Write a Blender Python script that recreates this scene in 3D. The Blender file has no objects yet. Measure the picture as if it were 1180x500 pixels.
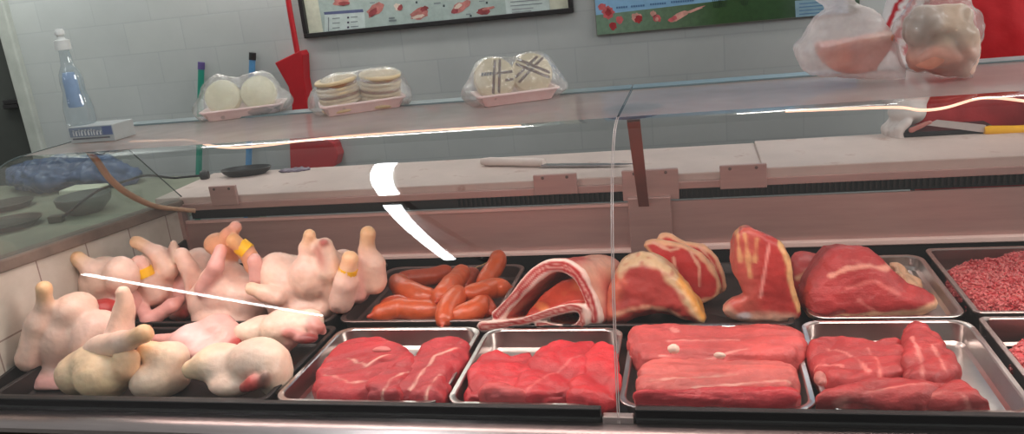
import bpy, math, random
import numpy as np
from mathutils import Vector, noise as mnoise
random.seed(4)
scn = bpy.context.scene
COL = scn.collection
scn.view_settings.view_transform = 'Standard'
scn.view_settings.look = 'None'
scn.view_settings.exposure = 0.0

# ------------------------------------------------------------------ camera
YAW, PIT, ROL, FPX = 0.24344556, 0.28062598, -0.10679359, 935.0
CAM = np.array([0, -1.35, 1.5])
def cam_axes():
    y, p_, r = YAW, PIT, ROL
    cy, sy, cp, sp, cr, sr = math.cos(y), math.sin(y), math.cos(p_), math.sin(p_), math.cos(r), math.sin(r)
    fwd = np.array([-sy*cp, cy*cp, -sp]); r0 = np.array([cy, sy, 0]); u0 = np.cross(r0, fwd)
    return np.array([cr*r0+sr*u0, -sr*r0+cr*u0, -fwd])
AX = cam_axes()
def ray(px, py): return AX.T @ np.array([px-590.0, -(py-250.0), -FPX])
def A(px, py, z):
    r = ray(px, py); return CAM + r*(z-CAM[2])/r[2]
def B(px, py, y):
    r = ray(px, py); return CAM + r*(y-CAM[1])/r[1]
def BX(px, py, x):
    r = ray(px, py); return CAM + r*(x-CAM[0])/r[0]
cd = bpy.data.cameras.new('camera'); co = bpy.data.objects.new('camera', cd); COL.objects.link(co)
cd.sensor_width = 36; cd.lens = FPX/1180*36; cd.clip_start = .05
from mathutils import Matrix
m = Matrix.Identity(4)
for i in range(3):
    for j in range(3): m[j][i] = AX[i][j]
    m[i][3] = CAM[i]
co.matrix_world = m
scn.camera = co

# ------------------------------------------------------------------ materials
def S(r, g, b):
    f = lambda c: (c/255/12.92 if c/255 <= .04045 else ((c/255+.055)/1.055)**2.4)
    return (f(r), f(g), f(b))
def newmat(name):
    mt = bpy.data.materials.new(name); mt.use_nodes = True
    nt = mt.node_tree; bs = nt.nodes['Principled BSDF']
    return mt, nt, bs
def ramp(nt, src, stops):
    cr = nt.nodes.new('ShaderNodeValToRGB'); e = cr.color_ramp.elements
    while len(e) < len(stops): e.new(.5)
    for i, (p, c) in enumerate(stops): e[i].position = p; e[i].color = (*c, 1)
    nt.links.new(src, cr.inputs[0]); return cr.outputs[0]
def noise(nt, scale, detail=4, rough=.6, vec=None, stretch=None):
    tc = nt.nodes.new('ShaderNodeTexCoord'); n = nt.nodes.new('ShaderNodeTexNoise')
    n.inputs['Scale'].default_value = scale; n.inputs['Detail'].default_value = detail; n.inputs['Roughness'].default_value = rough
    src = tc.outputs['Object']
    if stretch:
        mp = nt.nodes.new('ShaderNodeMapping'); mp.inputs['Scale'].default_value = stretch[:3]
        if len(stretch) > 3: mp.inputs['Rotation'].default_value = (0, 0, stretch[3])
        nt.links.new(src, mp.inputs[0]); src = mp.outputs[0]
    nt.links.new(src, n.inputs['Vector']); return n
def mixc(nt, a, b, fac, mode='MIX'):
    mx = nt.nodes.new('ShaderNodeMix'); mx.data_type = 'RGBA'; mx.blend_type = mode
    for sock, v in ((mx.inputs[0], fac), (mx.inputs[6], a), (mx.inputs[7], b)):
        if hasattr(v, 'is_linked'): nt.links.new(v, sock)
        else: sock.default_value = v if isinstance(v, float) else (*v, 1)
    return mx.outputs[2]
def M(name, col, rough=.5, metal=0., var=0.12, vscale=12, bump=0., bscale=60, coat=0., spec=.5, sss=0., stretch=None, dirt=None):
    mt, nt, bs = newmat(name)
    n = noise(nt, vscale, stretch=stretch)
    lo = tuple(c*(1-var) for c in col); hi = tuple(min(1, c*(1+var)) for c in col)
    c = ramp(nt, n.outputs[0], [(.3, lo), (.7, hi)])
    if dirt:
        n2 = noise(nt, dirt[1], 6)
        f = ramp(nt, n2.outputs[0], [(dirt[2], (0, 0, 0)), (dirt[2]+.15, (1, 1, 1))])
        c = mixc(nt, c, dirt[0], f)
    nt.links.new(c, bs.inputs['Base Color'])
    bs.inputs['Roughness'].default_value = rough; bs.inputs['Metallic'].default_value = metal
    bs.inputs['Specular IOR Level'].default_value = spec
    bs.inputs['Coat Weight'].default_value = coat; bs.inputs['Coat Roughness'].default_value = .15
    if sss: bs.inputs['Subsurface Weight'].default_value = sss; bs.inputs['Subsurface Radius'].default_value = (.02, .008, .005)
    if bump:
        n3 = noise(nt, bscale, 5, stretch=stretch); b = nt.nodes.new('ShaderNodeBump')
        b.inputs['Strength'].default_value = bump; b.inputs['Distance'].default_value = .004
        nt.links.new(n3.outputs[0], b.inputs['Height']); nt.links.new(b.outputs[0], bs.inputs['Normal'])
    return mt
def MO(name, rough=.35, coat=.25, sss=.1, var=.18, vscale=25, bump=.35, bscale=90, fibre=None, speck=None, radius=(.012, .004, .003)):
    """flesh: painted point colour x noise, optional pale fibres"""
    mt, nt, bs = newmat(name)
    at = nt.nodes.new('ShaderNodeAttribute'); at.attribute_name = 'Col'
    n = noise(nt, vscale, 5)
    g = ramp(nt, n.outputs[0], [(.28, (1-var,)*3), (.72, (1+var*.55,)*3)])
    c = mixc(nt, at.outputs['Color'], g, 1.0, 'MULTIPLY')
    hsrc = None
    if fibre:
        sc, st, colr, amt, th = fibre
        nf = noise(nt, sc, 5, .65, stretch=st)
        f = ramp(nt, nf.outputs[0], [(th, (0, 0, 0)), (th+.16, (amt,)*3)])
        c = mixc(nt, c, colr, f); hsrc = nf
    nt.links.new(c, bs.inputs['Base Color'])
    bs.inputs['Roughness'].default_value = rough
    bs.inputs['Coat Weight'].default_value = coat; bs.inputs['Coat Roughness'].default_value = .18
    bs.inputs['Subsurface Weight'].default_value = sss; bs.inputs['Subsurface Radius'].default_value = radius
    bs.inputs['Subsurface Scale'].default_value = .8
    n3 = noise(nt, bscale, 5); b = nt.nodes.new('ShaderNodeBump')
    b.inputs['Strength'].default_value = bump; b.inputs['Distance'].default_value = .003
    nt.links.new(n3.outputs[0], b.inputs['Height'])
    if hsrc:
        b2 = nt.nodes.new('ShaderNodeBump'); b2.inputs['Strength'].default_value = bump*.8; b2.inputs['Distance'].default_value = .004
        nt.links.new(hsrc.outputs[0], b2.inputs['Height']); nt.links.new(b.outputs[0], b2.inputs['Normal']); b = b2
    nt.links.new(b.outputs[0], bs.inputs['Normal']); nt.links.new(b.outputs[0], bs.inputs['Coat Normal'])
    return mt
def MT(name, tint=(1, 1, 1), gloss_rough=.02, haze=0., hazecol=(.9, .9, .9), bump=0., bscale=40, boost=1.0, f0=.04):
    """thin clear sheet: transparent + Schlick gloss (+ milky haze)"""
    mt = bpy.data.materials.new(name); mt.use_nodes = True; nt = mt.node_tree; nt.nodes.clear()
    out = nt.nodes.new('ShaderNodeOutputMaterial'); tr = nt.nodes.new('ShaderNodeBsdfTransparent')
    gl = nt.nodes.new('ShaderNodeBsdfGlossy'); mx = nt.nodes.new('ShaderNodeMixShader')
    tr.inputs[0].default_value = (*tint, 1); gl.inputs['Roughness'].default_value = gloss_rough
    lw = nt.nodes.new('ShaderNodeLayerWeight'); lw.inputs[0].default_value = .5
    pw = nt.nodes.new('ShaderNodeMath'); pw.operation = 'POWER'; pw.inputs[1].default_value = 5
    ml = nt.nodes.new('ShaderNodeMath'); ml.operation = 'MULTIPLY_ADD'; ml.inputs[1].default_value = (.86-f0)*boost; ml.inputs[2].default_value = f0*1.9
    nt.links.new(lw.outputs['Facing'], pw.inputs[0]); nt.links.new(pw.outputs[0], ml.inputs[0])
    base = tr.outputs[0]
    if haze:
        df = nt.nodes.new('ShaderNodeBsdfDiffuse'); tl = nt.nodes.new('ShaderNodeBsdfTranslucent'); ad = nt.nodes.new('ShaderNodeMixShader')
        df.inputs[0].default_value = (*hazecol, 1); tl.inputs[0].default_value = (*hazecol, 1)
        ad.inputs[0].default_value = .5; nt.links.new(df.outputs[0], ad.inputs[1]); nt.links.new(tl.outputs[0], ad.inputs[2])
        hm = nt.nodes.new('ShaderNodeMixShader')
        n = noise(nt, bscale*.4, 4)
        f = ramp(nt, n.outputs[0], [(.3, (haze*.6,)*3), (.75, (min(1, haze*1.5),)*3)])
        nt.links.new(f, hm.inputs[0]); nt.links.new(base, hm.inputs[1]); nt.links.new(ad.outputs[0], hm.inputs[2]); base = hm.outputs[0]
    nt.links.new(ml.outputs[0], mx.inputs[0]); nt.links.new(base, mx.inputs[1]); nt.links.new(gl.outputs[0], mx.inputs[2])
    if bump:
        n3 = noise(nt, bscale, 4); b = nt.nodes.new('ShaderNodeBump'); b.inputs['Strength'].default_value = bump; b.inputs['Distance'].default_value = .01
        nt.links.new(n3.outputs[0], b.inputs['Height']); nt.links.new(b.outputs[0], gl.inputs['Normal']); nt.links.new(b.outputs[0], lw.inputs['Normal'])
    nt.links.new(mx.outputs[0], out.inputs[0]); return mt
def ME(name, col, strength):
    mt, nt, bs = newmat(name)
    bs.inputs['Base Color'].default_value = (*col, 1); bs.inputs['Emission Color'].default_value = (*col, 1); bs.inputs['Emission Strength'].default_value = strength
    return mt

STEEL = M('brushed_steel', (.52, .45, .43), .34, 1, .10, 6, .05, 30, stretch=(1, 12, 12))
STEELP = M('dull_steel_panel', (.56, .38, .35), .45, .55, .08, 4, .05, 20, stretch=(1, 10, 10))
TRAYST = M('tray_steel', (.58, .54, .52), .28, 1, .12, 9, .06, 22)
DARKST = M('dark_tray_steel', (.22, .17, .16), .38, .8, .15, 9, .06, 22)
BLACK = M('black_plastic', (.014, .013, .014), .38, 0, .3, 20, .1, 50)
BLACKT = M('black_tray', (.022, .018, .018), .4, 0, .3, 20, .1, 50)
RUBBER = M('black_rubber', (.007, .007, .008), .5, 0, .2, 20)
MARBLE = M('white_worktop', S(206, 186, 178), .5, 0, .08, 7, .03, 30, dirt=(S(165, 125, 112), 14, .62))
LEDGE = M('worn_stone_ledge', S(116, 102, 92), .8, 0, .25, 10, .3, 40)
STRUT = M('copper_toned_strut', S(150, 92, 80), .5, .3, .12, 9)
ORANGE_CORD = M('tan_hose', S(186, 148, 118), .55, 0, .15, 12)
GLASS = MT('clear_glass', (.96, .975, .97), .015, bscale=4)
TOPGLASS = MT('top_glass', (.85, .87, .88), .06, haze=.80, hazecol=(.62, .57, .55), bscale=5, boost=.5)  # diffuse haze stands in for the grey reflection on the flat top
SIDEGLASS = MT('greenish_glass', (.80, .86, .83), .02, haze=.16, hazecol=(.62, .68, .65), bscale=4)
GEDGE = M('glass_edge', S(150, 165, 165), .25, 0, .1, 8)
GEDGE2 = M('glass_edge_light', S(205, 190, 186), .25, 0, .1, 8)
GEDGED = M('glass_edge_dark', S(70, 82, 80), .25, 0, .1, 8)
FILM = MT('cling_film', (.97, .97, .97), .09, haze=.16, hazecol=(.85, .85, .83), bump=1.0, bscale=55, f0=.11)
BAGM = MT('milky_plastic', (.97, .96, .96), .32, haze=.38, hazecol=(.97, .90, .90), bump=.4, bscale=26, boost=.35, f0=.03)
BAGM2 = MT('clear_plastic', (.97, .96, .96), .25, haze=.20, hazecol=(.86, .80, .78), bump=.7, bscale=40, boost=.45, f0=.04)
BOTTLE = MT('clear_bottle', (.90, .94, .96), .04, haze=.10, hazecol=(.8, .86, .9), f0=.06)
FOAM = M('pink_foam', S(255, 228, 225), .6, 0, .05, 30, .1, 120)
WHITEP = M('white_plastic', S(225, 228, 226), .4, 0, .04, 10)
YTAG = M('yellow_tag', S(245, 190, 25), .45, 0, .06, 20)
YHAND = M('yellow_handle', S(240, 175, 20), .4, 0, .06, 20)
KWHITE = M('knife_handle', S(222, 205, 198), .5, 0, .05, 20)
BLADE = M('blade_steel', (.35, .34, .36), .35, 1, .1, 20)
DKBLADE = M('dark_blade', (.03, .03, .035), .4, .5, .2, 20)
GREENP = M('green_pole', S(25, 130, 110), .45, 0, .08, 20)
BLUEP = M('blue_pole', S(75, 130, 175), .45, 0, .08, 20)
PURPLEP = M('purple_cap', S(85, 70, 125), .5)
REDP = M('red_plastic', S(170, 18, 30), .42, 0, .1, 9)
REDCLOTH = M('red_cloth', S(186, 14, 26), .75, 0, .14, 7, .3, 60)
WHITECLOTH = M('white_cloth', S(205, 195, 195), .8, 0, .06, 12, .2, 60)
GLOVE = M('white_glove', S(212, 200, 196), .6, 0, .06, 14, .2, 60)
NAVY = M('dark_cloth', S(38, 40, 52), .8, 0, .1, 14)
SKIN = M('skin', S(190, 135, 110), .5, 0, .06, 14, sss=.1)
HAIR = M('dark_hair', S(25, 20, 18), .6, 0, .2, 40)
BLUEBAG = M('blue_plastic_bag', S(66, 84, 122), .4, 0, .25, 14, .5, 25)

# ------------------------------------------------------------------ geometry
def box(x0, x1, y0, y1, z0, z1):
    V = [(x, y, z) for x in (x0, x1) for y in (y0, y1) for z in (z0, z1)]
    F = [(0, 1, 3, 2), (4, 6, 7, 5), (0, 4, 5, 1), (2, 3, 7, 6), (0, 2, 6, 4), (1, 5, 7, 3)]
    return V, F
def obox(c, u, v, w):
    c, u, v, w = (np.array(q, float) for q in (c, u, v, w))
    V = [tuple(c+a*u+b*v+d*w) for a in (-1, 1) for b in (-1, 1) for d in (-1, 1)]
    F = box(0, 1, 0, 1, 0, 1)[1]
    if np.dot(np.cross(u, v), w) < 0: F = [f[::-1] for f in F]
    return V, F
def join(*parts):
    V, F = [], []
    for v, f in parts:
        o = len(V); V += [tuple(q) for q in v]; F += [tuple(i+o for i in q) for q in f]
    return V, F
def loft(rings, cap0=True, cap1=True, closed=False):
    n = len(rings[0]); V = [tuple(p) for r in rings for p in r]; F = []
    for i in range(len(rings)-1 + (1 if closed else 0)):
        j = (i+1) % len(rings)
        for k in range(n):
            l = (k+1) % n; F.append((i*n+k, i*n+l, j*n+l, j*n+k))
    if not closed:
        if cap0: F.append(tuple(range(n))[::-1])
        if cap1: F.append(tuple((len(rings)-1)*n+k for k in range(n)))
    return V, F
def tube(pts, r, n=10, smooth=0):
    P = [np.array(p, float) for p in pts]
    if smooth:
        Q = []
        for i in range(len(P)-1):
            p0 = P[max(i-1, 0)]; p1 = P[i]; p2 = P[i+1]; p3 = P[min(i+2, len(P)-1)]
            for s in range(smooth):
                t = s/smooth
                Q.append(.5*((2*p1)+(-p0+p2)*t+(2*p0-5*p1+4*p2-p3)*t*t+(-p0+3*p1-3*p2+p3)*t**3))
        P = Q+[P[-1]]
    rings = []; up = np.array([.31, .17, .93])
    rr = r if hasattr(r, '__len__') else [r]*len(P)
    if len(rr) != len(P): rr = np.interp(np.linspace(0, 1, len(P)), np.linspace(0, 1, len(rr)), rr)
    for i, p in enumerate(P):
        t = P[min(i+1, len(P)-1)]-P[max(i-1, 0)]; t /= np.linalg.norm(t)+1e-9
        a = np.cross(t, up); a /= np.linalg.norm(a)+1e-9; b = np.cross(t, a)
        rings.append([p+rr[i]*(math.cos(q)*a+math.sin(q)*b) for q in np.linspace(0, 2*math.pi, n, endpoint=False)][::-1])
    return loft(rings)
def lathe(prof, c, n=28, axis=(0, 0, 1)):
    ax = np.array(axis, float); ax /= np.linalg.norm(ax)
    a = np.cross(ax, (0, 1, .01) if abs(ax[1]) < .9 else (1, 0, 0)); a /= np.linalg.norm(a); b = np.cross(ax, a)
    rings = [[np.array(c)+ax*h+r*(math.cos(q)*a+math.sin(q)*b) for q in np.linspace(0, 2*math.pi, n, endpoint=False)] for r, h in prof]
    return loft(rings)
def rrect(x0, x1, y0, y1, r, z, n=6):
    out = []
    for cx, cy, a0 in ((x1-r, y1-r, 0), (x0+r, y1-r, 90), (x0+r, y0+r, 180), (x1-r, y0+r, 270)):
        for k in range(n+1):
            a = math.radians(a0+90*k/n); out.append((cx+r*math.cos(a), cy+r*math.sin(a), z))
    return out
def prism(poly, nvec, d0, d1):
    """poly: list of 3d points, extruded along nvec from d0 to d1"""
    nv = np.array(nvec, float); P = [np.array(p, float) for p in poly]
    return loft([[p+nv*d0 for p in P], [p+nv*d1 for p in P]])

def tag(o, label=None, cat=None, group=None, kind=None):
    for k, v in (('label', label), ('category', cat), ('group', group), ('kind', kind)):
        if v: o[k] = v
    return o
WLOC = {}
def wloc(o): return WLOC.get(o.name, np.zeros(3))
def empty(name, loc, label, cat, group=None):
    o = bpy.data.objects.new(name, None); COL.objects.link(o); o.location = loc; o.empty_display_size = .05
    WLOC[o.name] = np.array(loc, float); return tag(o, label, cat, group)
def obj(name, geo, mat, parent=None, smooth=True, bevel=0., label=None, cat=None, group=None, kind=None, origin=None, cols=None, midx=None, autosm=True, recalc=True):
    V = np.array(geo[0], float); F = geo[1]
    if parent is None:
        if origin is None:
            lo, hi = V.min(0), V.max(0); origin = np.array([(lo[0]+hi[0])/2, (lo[1]+hi[1])/2, lo[2]])
        loc = np.array(origin, float)
    else: loc = wloc(parent)
    me = bpy.data.meshes.new(name); me.from_pydata((V-loc).tolist(), [], [list(f) for f in F]); me.update()
    mats = mat if isinstance(mat, (list, tuple)) else [mat]
    for q in mats: me.materials.append(q)
    if midx: me.polygons.foreach_set('material_index', midx)
    if recalc:
        import bmesh
        bm = bmesh.new(); bm.from_mesh(me); bmesh.ops.recalc_face_normals(bm, faces=bm.faces); bm.to_mesh(me); bm.free()
    if smooth:
        me.polygons.foreach_set('use_smooth', [True]*len(me.polygons))
        if autosm and cols is None:
            try: me.set_sharp_from_angle(angle=math.radians(38))
            except Exception: pass
    if cols is not None:
        ca = me.color_attributes.new('Col', 'FLOAT_COLOR', 'POINT')
        ca.data.foreach_set('color', np.concatenate([cols, np.ones((len(cols), 1))], 1).astype(np.float32).ravel())
    o = bpy.data.objects.new(name, me); COL.objects.link(o)
    if parent is None: o.location = loc; WLOC[o.name] = loc
    else: o.parent = parent; WLOC[o.name] = loc
    if bevel:
        b = o.modifiers.new('bevel', 'BEVEL'); b.width = bevel; b.segments = 2; b.limit_method = 'ANGLE'
    return tag(o, label, cat, group, kind)

# ------------------------------------------------------------------ organic surfaces from distance fields
def surfnets(D, org, h):
    nx, ny, nz = D.shape; cs = (nx-1, ny-1, nz-1)
    acc = np.zeros(cs+(3,)); cnt = np.zeros(cs)
    sl = lambda o: tuple(slice(o[k], o[k]+cs[k]) for k in range(3))
    corners = [(a, b, c) for a in (0, 1) for b in (0, 1) for c in (0, 1)]
    for ca in corners:
        for ax in range(3):
            if ca[ax]: continue
            cb = list(ca); cb[ax] = 1; cb = tuple(cb)
            da, db = D[sl(ca)], D[sl(cb)]; mk = (da < 0) != (db < 0)
            t = np.where(mk, da/np.where(mk, da-db, 1), 0)
            for k in range(3): acc[..., k] += mk*(ca[k]+(t if k == ax else 0))
            cnt += mk
    act = cnt > 0; idx = -np.ones(cs, int); idx[act] = np.arange(act.sum())
    ii = np.argwhere(act); V = (ii+acc[act]/cnt[act][:, None])*h+np.array(org)
    F = []
    for ax in range(3):
        b_, c_ = [(1, 2), (2, 0), (0, 1)][ax]
        s0 = [slice(1, -1)]*3; s1 = [slice(1, -1)]*3; s0[ax] = slice(0, D.shape[ax]-1); s1[ax] = slice(1, D.shape[ax])
        d0, d1 = D[tuple(s0)], D[tuple(s1)]
        for sgn in (0, 1):
            mk = (d0 < 0) & (d1 >= 0) if sgn == 0 else (d0 >= 0) & (d1 < 0)
            g = np.argwhere(mk)
            if not len(g): continue
            g = g+np.array([0 if k == ax else 1 for k in range(3)])
            q = []
            for ob, oc in ((-1, -1), (0, -1), (0, 0), (-1, 0)):
                e = g.copy(); e[:, b_] += ob; e[:, c_] += oc; q.append(idx[e[:, 0], e[:, 1], e[:, 2]])
            q = np.stack(q, 1)
            if sgn: q = q[:, ::-1]
            F.append(q)
    return V, np.concatenate(F)
def poly_sd(P, q):
    """signed distance to 2d polygon; P (n,2), q (...,2)"""
    P = np.array(P, float); d = np.full(q.shape[:-1], 1e9); s = np.ones(q.shape[:-1])
    n = len(P)
    for i in range(n):
        a, b = P[i], P[i-1]; e = b-a; w = q-a
        t = np.clip((w@e)/(e@e+1e-12), 0, 1); bb = w-t[..., None]*e
        d = np.minimum(d, (bb**2).sum(-1))
        c1 = q[..., 1] >= a[1]; c2 = q[..., 1] < b[1]; c3 = e[0]*w[..., 1] > e[1]*w[..., 0]
        flip = (c1 & c2 & c3) | (~c1 & ~c2 & ~c3); s = np.where(flip, -s, s)
    return s*np.sqrt(d)
def line_sd(P, q):
    P = np.array(P, float); d = np.full(q.shape[:-1], 1e9)
    for a, b in zip(P[:-1], P[1:]):
        e = b-a; w = q-a; t = np.clip((w@e)/(e@e+1e-12), 0, 1); d = np.minimum(d, ((w-t[..., None]*e)**2).sum(-1))
    return np.sqrt(d)
def sm(P, n=3):
    """smooth open polyline (Catmull-Rom)"""
    P = [np.array(p, float) for p in P]; Q = []
    for i in range(len(P)-1):
        p0 = P[max(i-1, 0)]; p1 = P[i]; p2 = P[i+1]; p3 = P[min(i+2, len(P)-1)]
        for s in range(n):
            t = s/n; Q.append(.5*((2*p1)+(-p0+p2)*t+(2*p0-5*p1+4*p2-p3)*t*t+(-p0+3*p1-3*p2+p3)*t**3))
    return Q+[P[-1]]
def smc(P, n=3):
    P = [np.array(p, float) for p in P]; m_ = len(P); Q = []
    for i in range(m_):
        p0, p1, p2, p3 = P[i-1], P[i], P[(i+1) % m_], P[(i+2) % m_]
        for s in range(n):
            t = s/n; Q.append(.5*((2*p1)+(-p0+p2)*t+(2*p0-5*p1+4*p2-p3)*t*t+(-p0+3*p1-3*p2+p3)*t**3))
    return Q
class Org:
    def __init__(s, h=.004, k=.012): s.h, s.k, s.p = h, k, []
    def add(s, fn, lo, hi, col, sub=False, k=None):
        s.p.append((fn, np.array(lo, float), np.array(hi, float), np.array(col, float), sub, k)); return s
    def cap(s, a, b, ra, rb, col, sub=False, k=None):
        a, b = np.array(a, float), np.array(b, float); e = b-a; ee = e@e+1e-12
        def fn(q):
            w = q-a; t = np.clip((w@e)/ee, 0, 1); return np.sqrt(((w-t[..., None]*e)**2).sum(-1))-(ra+(rb-ra)*t)
        R = max(ra, rb); return s.add(fn, np.minimum(a, b)-R, np.maximum(a, b)+R, col, sub, k)
    def path(s, pts, radii, col, k=None):
        for (a, b), (ra, rb) in zip(zip(pts[:-1], pts[1:]), zip(radii[:-1], radii[1:])): s.cap(a, b, ra, rb, col, k=k)
        return s
    def ell(s, c, r, col, rot=None, sub=False, k=None):
        c = np.array(c, float); r = np.array(r, float) if hasattr(r, '__len__') else np.array([r]*3, float)
        Rm = np.eye(3)
        if rot:
            from mathutils import Euler
            Rm = np.array(Euler([math.radians(x) for x in rot]).to_matrix())
        def fn(q):
            w = (q-c)@Rm; k0 = np.sqrt(((w/r)**2).sum(-1)); k1 = np.sqrt(((w/r**2)**2).sum(-1)); return k0*(k0-1)/(k1+1e-9)
        return s.add(fn, c-r.max(), c+r.max(), col, sub, k)
    def slab(s, org, U, Vv, poly, d0, d1, r, col, N=None, stroke=0., k=None, sub=False):
        """2d polygon (or stroked polyline) in plane (org,U,V) extruded from d0 to d1 along N, edges rounded by r"""
        org, U, Vv = (np.array(x, float) for x in (org, U, Vv)); Nn = np.cross(U, Vv) if N is None else np.array(N, float)
        Bm = np.linalg.inv(np.stack([U, Vv, Nn], 1)); poly = np.array(poly, float)
        def fn(q):
            w = (q-org)@Bm.T; d2 = (line_sd(poly, w[..., :2])-stroke) if stroke else poly_sd(poly, w[..., :2])
            dz = np.abs(w[..., 2]-(d0+d1)/2)-abs(d1-d0)/2; a, b = d2+r, dz+r
            return np.minimum(np.maximum(a, b), 0)+np.sqrt(np.maximum(a, 0)**2+np.maximum(b, 0)**2)-r
        C = np.array([org+u*U+v*Vv+d*Nn for u, v in poly for d in (d0, d1)])
        return s.add(fn, C.min(0)-stroke-.002, C.max(0)+stroke+.002, col, sub, k)
    def mesh(s, noise=(), colfn=None, warp=None, seed=0, cut=None, jitter=.06):  # jitter: strength of the painted shading, hollows darker and raised parts lighter
        lo = np.min([p[1] for p in s.p if not p[4]], 0)-3*s.h; hi = np.max([p[2] for p in s.p if not p[4]], 0)+3*s.h
        n = np.ceil((hi-lo)/s.h).astype(int)+1
        G = np.stack(np.meshgrid(*[lo[k]+s.h*np.arange(n[k]) for k in range(3)], indexing='ij'), -1)
        D = np.full(n, 1e3)
        for fn, a, b, c, sub, k in s.p:
            if sub: continue
            d = fn(G); k = s.k if k is None else k
            hh = np.clip(.5+.5*(D-d)/k, 0, 1); D = D*(1-hh)+d*hh-k*hh*(1-hh)
        for fn, a, b, c, sub, k in s.p:
            if not sub: continue
            d = -fn(G); k = .005 if k is None else k
            hh = np.clip(.5-.5*(D-d)/k, 0, 1); D = D*(1-hh)+d*hh+k*hh*(1-hh)
        if cut is not None: D = np.maximum(D, cut-G[..., 2])
        D[0] = D[-1] = 1; D[:, 0] = D[:, -1] = 1; D[:, :, 0] = D[:, :, -1] = 1
        V, F = surfnets(D, lo, s.h)
        # colours
        W = np.zeros(len(V)); Cc = np.zeros((len(V), 3)); dm = np.full(len(V), 1e9); ds = []
        for fn, a, b, c, sub, k in s.p:
            d = np.abs(fn(V)) - (.004 if sub else 0); ds.append(d); dm = np.minimum(dm, d)
        for d, p in zip(ds, s.p):
            w = np.exp(-(d-dm)/.005); W += w; Cc += w[:, None]*p[3]
        Cc /= W[:, None]
        if colfn is not None: Cc = colfn(V, Cc)
        if noise:
            nrm = np.zeros_like(V)
            fn_ = np.cross(V[F[:, 2]]-V[F[:, 0]], V[F[:, 3]]-V[F[:, 1]])
            for k in range(4): np.add.at(nrm, F[:, k], fn_)
            nrm /= np.linalg.norm(nrm, axis=1)[:, None]+1e-12
            off = Vector((seed*3.7, seed*1.3, seed*2.1)); disp = np.zeros(len(V))
            for nz in noise:
                sc, am = nz[0], nz[1]
                st = np.array(nz[2]) if len(nz) > 2 else np.ones(3)
                Vs = V
                if len(nz) > 3:
                    ca_, sa_ = math.cos(nz[3]), math.sin(nz[3]); Vs = np.stack([V[:, 0]*ca_+V[:, 1]*sa_, -V[:, 0]*sa_+V[:, 1]*ca_, V[:, 2]], 1)
                nv = np.array([mnoise.noise(Vector(v)*sc+off) for v in (Vs*st).tolist()])
                disp += am*nv if am > 0 else -am*(np.minimum(np.abs(nv)*3.2, 1)-.75)
            if cut is not None: disp *= np.clip((V[:, 2]-cut)/.008, 0, 1)
            V = V+nrm*disp[:, None]
            Cc = np.clip(Cc*(1+jitter*np.tanh(disp/ (np.abs(disp).max()+1e-9)*2))[:, None], 0, 1)  # paints shading into the colour: hollows darker, raised parts lighter
        return (V, F.tolist()), Cc
def org_obj(name, o, mat, parent=None, label=None, cat=None, group=None, kind=None, **kw):
    geo, c = o.mesh(**kw)
    return obj(name, geo, mat, parent, cols=c, label=label, cat=cat, group=group, kind=kind, recalc=False)
#@@PART2
# ------------------------------------------------------------------ the setting
WY = 1.60
def wallmat():
    mt, nt, bs = newmat('painted_block_wall')
    tc = nt.nodes.new('ShaderNodeTexCoord'); mp = nt.nodes.new('ShaderNodeMapping')
    mp.inputs['Rotation'].default_value = (math.radians(90), 0, 0)
    nt.links.new(tc.outputs['Object'], mp.inputs[0])
    bt = nt.nodes.new('ShaderNodeTexBrick'); nt.links.new(mp.outputs[0], bt.inputs[0])
    bt.inputs['Scale'].default_value = 1.0; bt.inputs['Brick Width'].default_value = .26; bt.inputs['Row Height'].default_value = .125
    bt.inputs['Mortar Size'].default_value = .0035; bt.inputs['Mortar Smooth'].default_value = .6
    bt.inputs['Color1'].default_value = (*S(178, 182, 181), 1); bt.inputs['Color2'].default_value = (*S(174, 178, 178), 1); bt.inputs['Mortar'].default_value = (*S(169, 173, 174), 1)
    n = noise(nt, 2.2, 5); f = ramp(nt, n.outputs[0], [(.35, (.90,)*3), (.7, (1.03,)*3)])
    c = mixc(nt, bt.outputs[0], f, 1.0, 'MULTIPLY'); nt.links.new(c, bs.inputs['Base Color']); bs.inputs['Roughness'].default_value = .6
    b = nt.nodes.new('ShaderNodeBump'); b.inputs['Strength'].default_value = .10; b.inputs['Distance'].default_value = .004; b.invert = True
    nt.links.new(bt.outputs['Fac'], b.inputs['Height']); nt.links.new(b.outputs[0], bs.inputs['Normal'])
    return mt
WALL = wallmat()
DOORX = B(46, 140, WY)[0]
obj('wall_back', box(DOORX, 3.2, WY, WY+.12, 0, 2.95), WALL, smooth=False, kind='structure')
obj('trim_1', box(DOORX-.06, DOORX, WY-.03, WY+.14, 0, 2.95), M('pale_door_trim', S(168, 172, 166), .6), smooth=False, bevel=.006, kind='structure')
dm = M('dark_doorway', S(60, 63, 60), .7, 0, .25, 3)
dr = obj('door_1', box(DOORX-1.3, DOORX-.06, WY+.06, WY+.11, 0, 2.95), dm, smooth=False, kind='structure')
for pz in (1.20, 1.17):
    q = B(18, 117 if pz > 1.18 else 122, WY+.055)
    obj('latch', box(q[0]-.05, q[0]+.03, WY+.035, WY+.06, q[2]-.008, q[2]+.010), BLACK, dr, smooth=False, bevel=.003)
obj('floor', box(-4.5, 3.2, -4.5, WY, -.05, 0), M('concrete_floor', S(120, 116, 110), .6, 0, .2, 3), smooth=False, kind='structure')
for bx0 in (-4.53, -1.35): obj('trim_2' if bx0 < -4 else 'trim_3', box(bx0-.05, bx0+.05, -8.2 if bx0 < -4 else -3.4, -3.0 if bx0 < -4 else .5, 2.955, 3.05), M('roof_beam', S(150, 150, 148), .8), smooth=False, kind='structure')

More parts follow.
